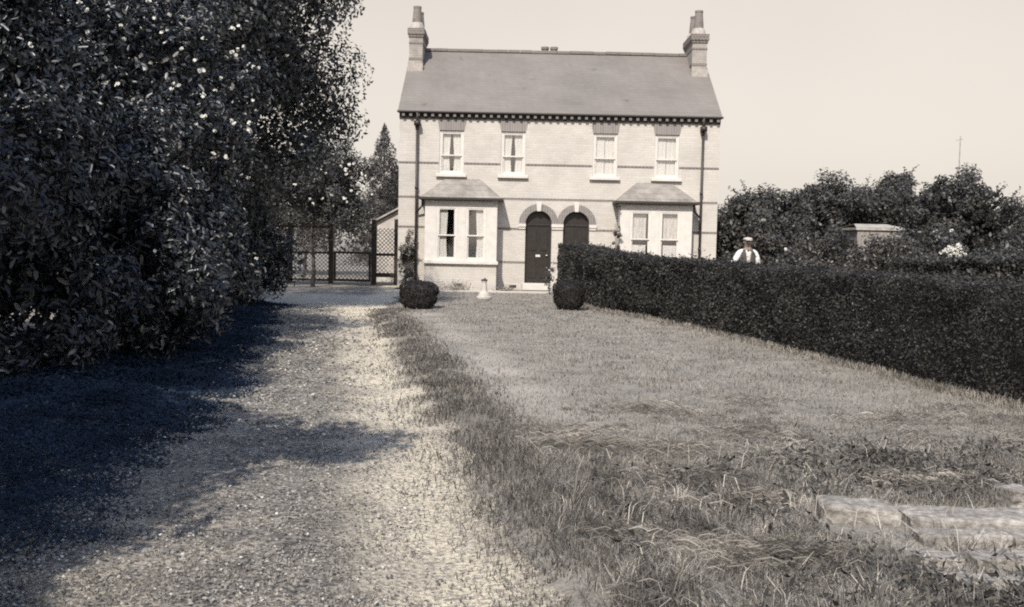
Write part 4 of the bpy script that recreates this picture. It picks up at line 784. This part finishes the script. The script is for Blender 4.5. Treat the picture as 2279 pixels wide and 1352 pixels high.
# rough long grass in the right foreground
n = 200000; y = field(n, 3.0, 9.0); x = rng.uniform(-.1, 1, n)*(.58*y+.6); e = x-xr(y); yl = 8.5+2.4*(vnoise(x, y, 1.1, 31)-.5)-.4*np.clip(1-x, 0, 1)
dens = np.clip((yl-y)/2.6, 0, 1)**1.3*np.clip((e-.15)/.5, 0, 1)*(.25+.75*vnoise(x, y, .3, 33)); inst = (x > 1.70) & (y > 5.0) & (y < 5.62); i2 = (x > 1.95) & (y > 4.1) & (y < 5.0); k = (rng.uniform(0, 1, n) < dens) & ~(inst & (rng.uniform(0, 1, n) < .93)) & ~(i2 & (rng.uniform(0, 1, n) < .8)); x, y = x[k], y[k]
hh = (.03+.095*vnoise(x, y, .45, 35)**1.3)*np.clip((8.6-y)/2, .35, 1)*rng.uniform(.4, 1.4, len(x)); o = blades('long_grass', x, y, gz(x, y)-.004, hh, .004, M['rough'], lean=1.0, dirn=(.25, .1, 0)); tag(o, 'rough tangled long grass in the near right corner', 'grass', kind='stuff')
# arching tufts and cut straw lying in the rough grass
nt_, nb_ = 800, 46; y = 3.2+5.6*rng.uniform(0, 1, nt_)**1.5; x = xr(y)+.35+rng.uniform(0, 1, nt_)*(.56*y+.35-xr(y)); k = ~((x > 1.6) & (y > 4.1) & (y < 5.8)); x, y = x[k], y[k]; nt_ = len(x); hd_ = rng.uniform(.05, .17, nt_)*np.clip((9.2-y)/2.6, .35, 1)*np.clip(vnoise(x, y, .6, 61)*1.6, .4, 1.3)
tx = np.repeat(x, nb_)+rng.normal(0, .028, nt_*nb_); ty = np.repeat(y, nb_)+rng.normal(0, .028, nt_*nb_); th = np.repeat(hd_, nb_)*rng.uniform(.5, 1.3, nt_*nb_); dn_ = np.repeat(rng.normal(0, .8, (nt_, 3))*np.array([1, 1, 0]), nb_, axis=0)
o = blades('grass_tufts', tx, ty, gz(tx, ty)-.004, th, .0045, M['tuft'], lean=1.25, dirn=dn_); tag(o, 'arching pale tufts standing up in the rough foreground grass', 'grass', kind='stuff')
# bent pale stems lying over
n = 420; y = field(n, 3.6, 7.2); x = xr(y)+.5+rng.uniform(0, 1, n)*(.55*y+.2); o = blades('dry_grass_stems', x, y, gz(x, y), rng.uniform(.08, .22, n), .005, mat('dry_stems', (.42, .385, .33), rough=.7), lean=1.1); tag(o, 'pale dry bent stems lying over the rough grass', 'dry grass', kind='stuff')
# swaths of cut hay lying over the rough grass, all combed one way
n = 9000; cx_ = rng.uniform(.3, 4.6, 60); cy_ = 3.4+5.8*rng.uniform(0, 1, 60)**1.25; ca = rng.normal(.35, .5, 60); pk = rng.integers(0, 60, n); a_ = ca[pk]+rng.normal(0, .35, n); x = cx_[pk]+rng.normal(0, .22, n); y = cy_[pk]+rng.normal(0, .09, n)
k = (x > xr(y)+.3) & ~((x > 1.66) & (y > 4.0) & (y < 5.7)); x, y, a_ = x[k], y[k], a_[k]; n = len(x); l_ = rng.uniform(.05, .16, n); z = gz(x, y)+rng.uniform(.02, .085, n); dx = np.cos(a_)*l_; dy = np.sin(a_)*l_; w_ = .0022
V = np.stack([np.stack([x-dx/2, y-dy/2, z-w_], 1), np.stack([x-dx/2, y-dy/2, z+w_], 1), np.stack([x, y, z+w_+l_*.12], 1), np.stack([x, y, z-w_+l_*.12], 1), np.stack([x+dx/2, y+dy/2, z-.01+w_], 1), np.stack([x+dx/2, y+dy/2, z-.01-w_], 1)], 1).reshape(-1, 3); i = np.arange(n)[:, None]*6
o = quads('cut_hay', V, np.concatenate([i+np.array([[0, 3, 2, 1]]), i+np.array([[3, 5, 4, 2]])]), M['tuft']); tag(o, 'pale cut hay lying in loose swaths over the near grass', 'hay', kind='stuff')
# weeds: broad leaves at the far border of the rough patch and in the corner
n = 90000; y = rng.uniform(3.3, 7.6, n); x = rng.uniform(.5, 5.2, n); m1 = np.exp(-((y-(6.7-.05*x))/.42)**2)*np.clip((x-1.6)/1.5, 0, 1)+.8*np.exp(-((x-xr(y)-.36)/.24)**2)*np.exp(-((y-6.1)/.7)**2)+1.2*np.clip((x-1.6-.4*(y-4))/.5, 0, 1)*(y < 4.85)+.12*(y < 6.2)
k = rng.uniform(0, 1, n) < m1*(vnoise(x, y, .28, 41) > .35)*~((x > 1.66) & (y > 4.82) & (y < 5.62)); x, y = x[k], y[k]; z = gz(x, y)+rng.uniform(0, 1, len(x))**1.3*(.06+.13*vnoise(x, y, .5, 42))
k = ~((x > 1.95) & (x < 2.85) & (y > 4.08) & (y < 4.85) & (rng.uniform(0, 1, len(x)) < .9)); x, y, z = x[k], y[k], z[k]
o = leaves('weeds', np.stack([x, y, z], 1), np.tile(np.array([0, -.3, .8]), (len(x), 1)), .045, M['weed'], asp=.4, jit=1.2); tag(o, 'dark low weeds around the stones and along the lawn edge', 'weeds', kind='stuff')
# grass tufts along the foot of the hedge
n = 9000; y = field(n, 6, 26.5); x = np.interp(y, [4, 8.6, 11, 16.3, 22.2, 26.9], [5.5, 5.02, 4.58, 3.52, 1.99, 1.22])-np.abs(rng.normal(0, .09, n)); o = blades('hedge_foot_grass', x, y, gz(x, y)-.003, rng.uniform(.04, .14, n), .006*np.clip(y/8, 1, 2.5), M['grass'], lean=.5); tag(o, 'longer pale grass missed by the mower at the foot of the hedge', 'grass', kind='stuff')
# clover and small leaves flattened on the drive
x, y = scat(150000, 3.1, 22); e = xr(y)-x; k = (e > -.05) & (x > xl(y)) & (rng.uniform(0, 1, len(x)) < np.clip((e-.15)/.9, .06, 1)*np.clip(vnoise(x, y, .30, 71)*.9+vnoise(x, y, .09, 72)*.8-.35, 0, 1)*1.4); x, y = x[k], y[k]
o = leaves('clover', np.stack([x, y, gz(x, y)+.008+rng.uniform(0, .02, len(x))], 1), np.tile(np.array([0, -.1, 1.]), (len(x), 1)), .017*np.clip(y/5.5, .9, 2.6)*rng.uniform(.6, 1.4, len(x)), M['clover'], asp=.8, jit=.7); tag(o, 'clover and flattened leaves speckling the worn drive', 'clover', kind='stuff')
# undergrowth beneath the left planting; its dark leaves and edge paint the tree shade
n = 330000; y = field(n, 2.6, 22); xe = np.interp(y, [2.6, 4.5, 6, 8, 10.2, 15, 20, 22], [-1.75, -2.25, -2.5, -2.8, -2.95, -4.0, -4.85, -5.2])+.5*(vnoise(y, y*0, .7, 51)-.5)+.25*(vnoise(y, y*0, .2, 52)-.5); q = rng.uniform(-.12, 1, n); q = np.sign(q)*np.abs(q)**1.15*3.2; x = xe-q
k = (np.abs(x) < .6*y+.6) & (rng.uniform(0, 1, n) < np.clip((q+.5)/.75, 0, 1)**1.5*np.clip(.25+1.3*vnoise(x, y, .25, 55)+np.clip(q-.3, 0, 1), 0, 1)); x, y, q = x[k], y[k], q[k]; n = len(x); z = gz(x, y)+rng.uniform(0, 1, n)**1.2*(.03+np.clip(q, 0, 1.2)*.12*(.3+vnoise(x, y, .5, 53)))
o = leaves('shade_cover', np.stack([x, y, z], 1), np.tile(np.array([0, -.2, 1.]), (n, 1)), .026*np.clip(y/5.5, .8, 2.2)*rng.uniform(.5, 1.5, n), M['shade_leaf'], asp=.5, jit=.8); tag(o, 'low leaves coloured dark bluish as the shade under the left trees', 'ground cover', kind='stuff')
# pebbles on the drive
n = 3000; y = field(n, 3.2, 16); x = xr(y)-rng.uniform(0, 1, n)**.8*3.2; s = rng.uniform(.004, .016, n)[:, None]; P = np.stack([x, y, gz(x, y)+.008], 1)
u = np.array([[1, 0, 0], [0, 1, 0], [-1, 0, 0], [0, -1, 0], [0, 0, .8]]); V_ = (P[:, None]+u[None]*s[:, None]*rng.uniform(.6, 1.4, (n, 5, 1))).reshape(-1, 3); i = np.arange(n)[:, None]*5
o = quads('pebbles', V_, np.concatenate([i+np.array([[a, (a+1) % 4, 4]]) for a in range(4)]), mat('pebble', (.36, .33, .29), c2=(.2, .18, .16), scale=60)); tag(o, 'small pale stones scattered on the drive', 'pebbles', kind='stuff')
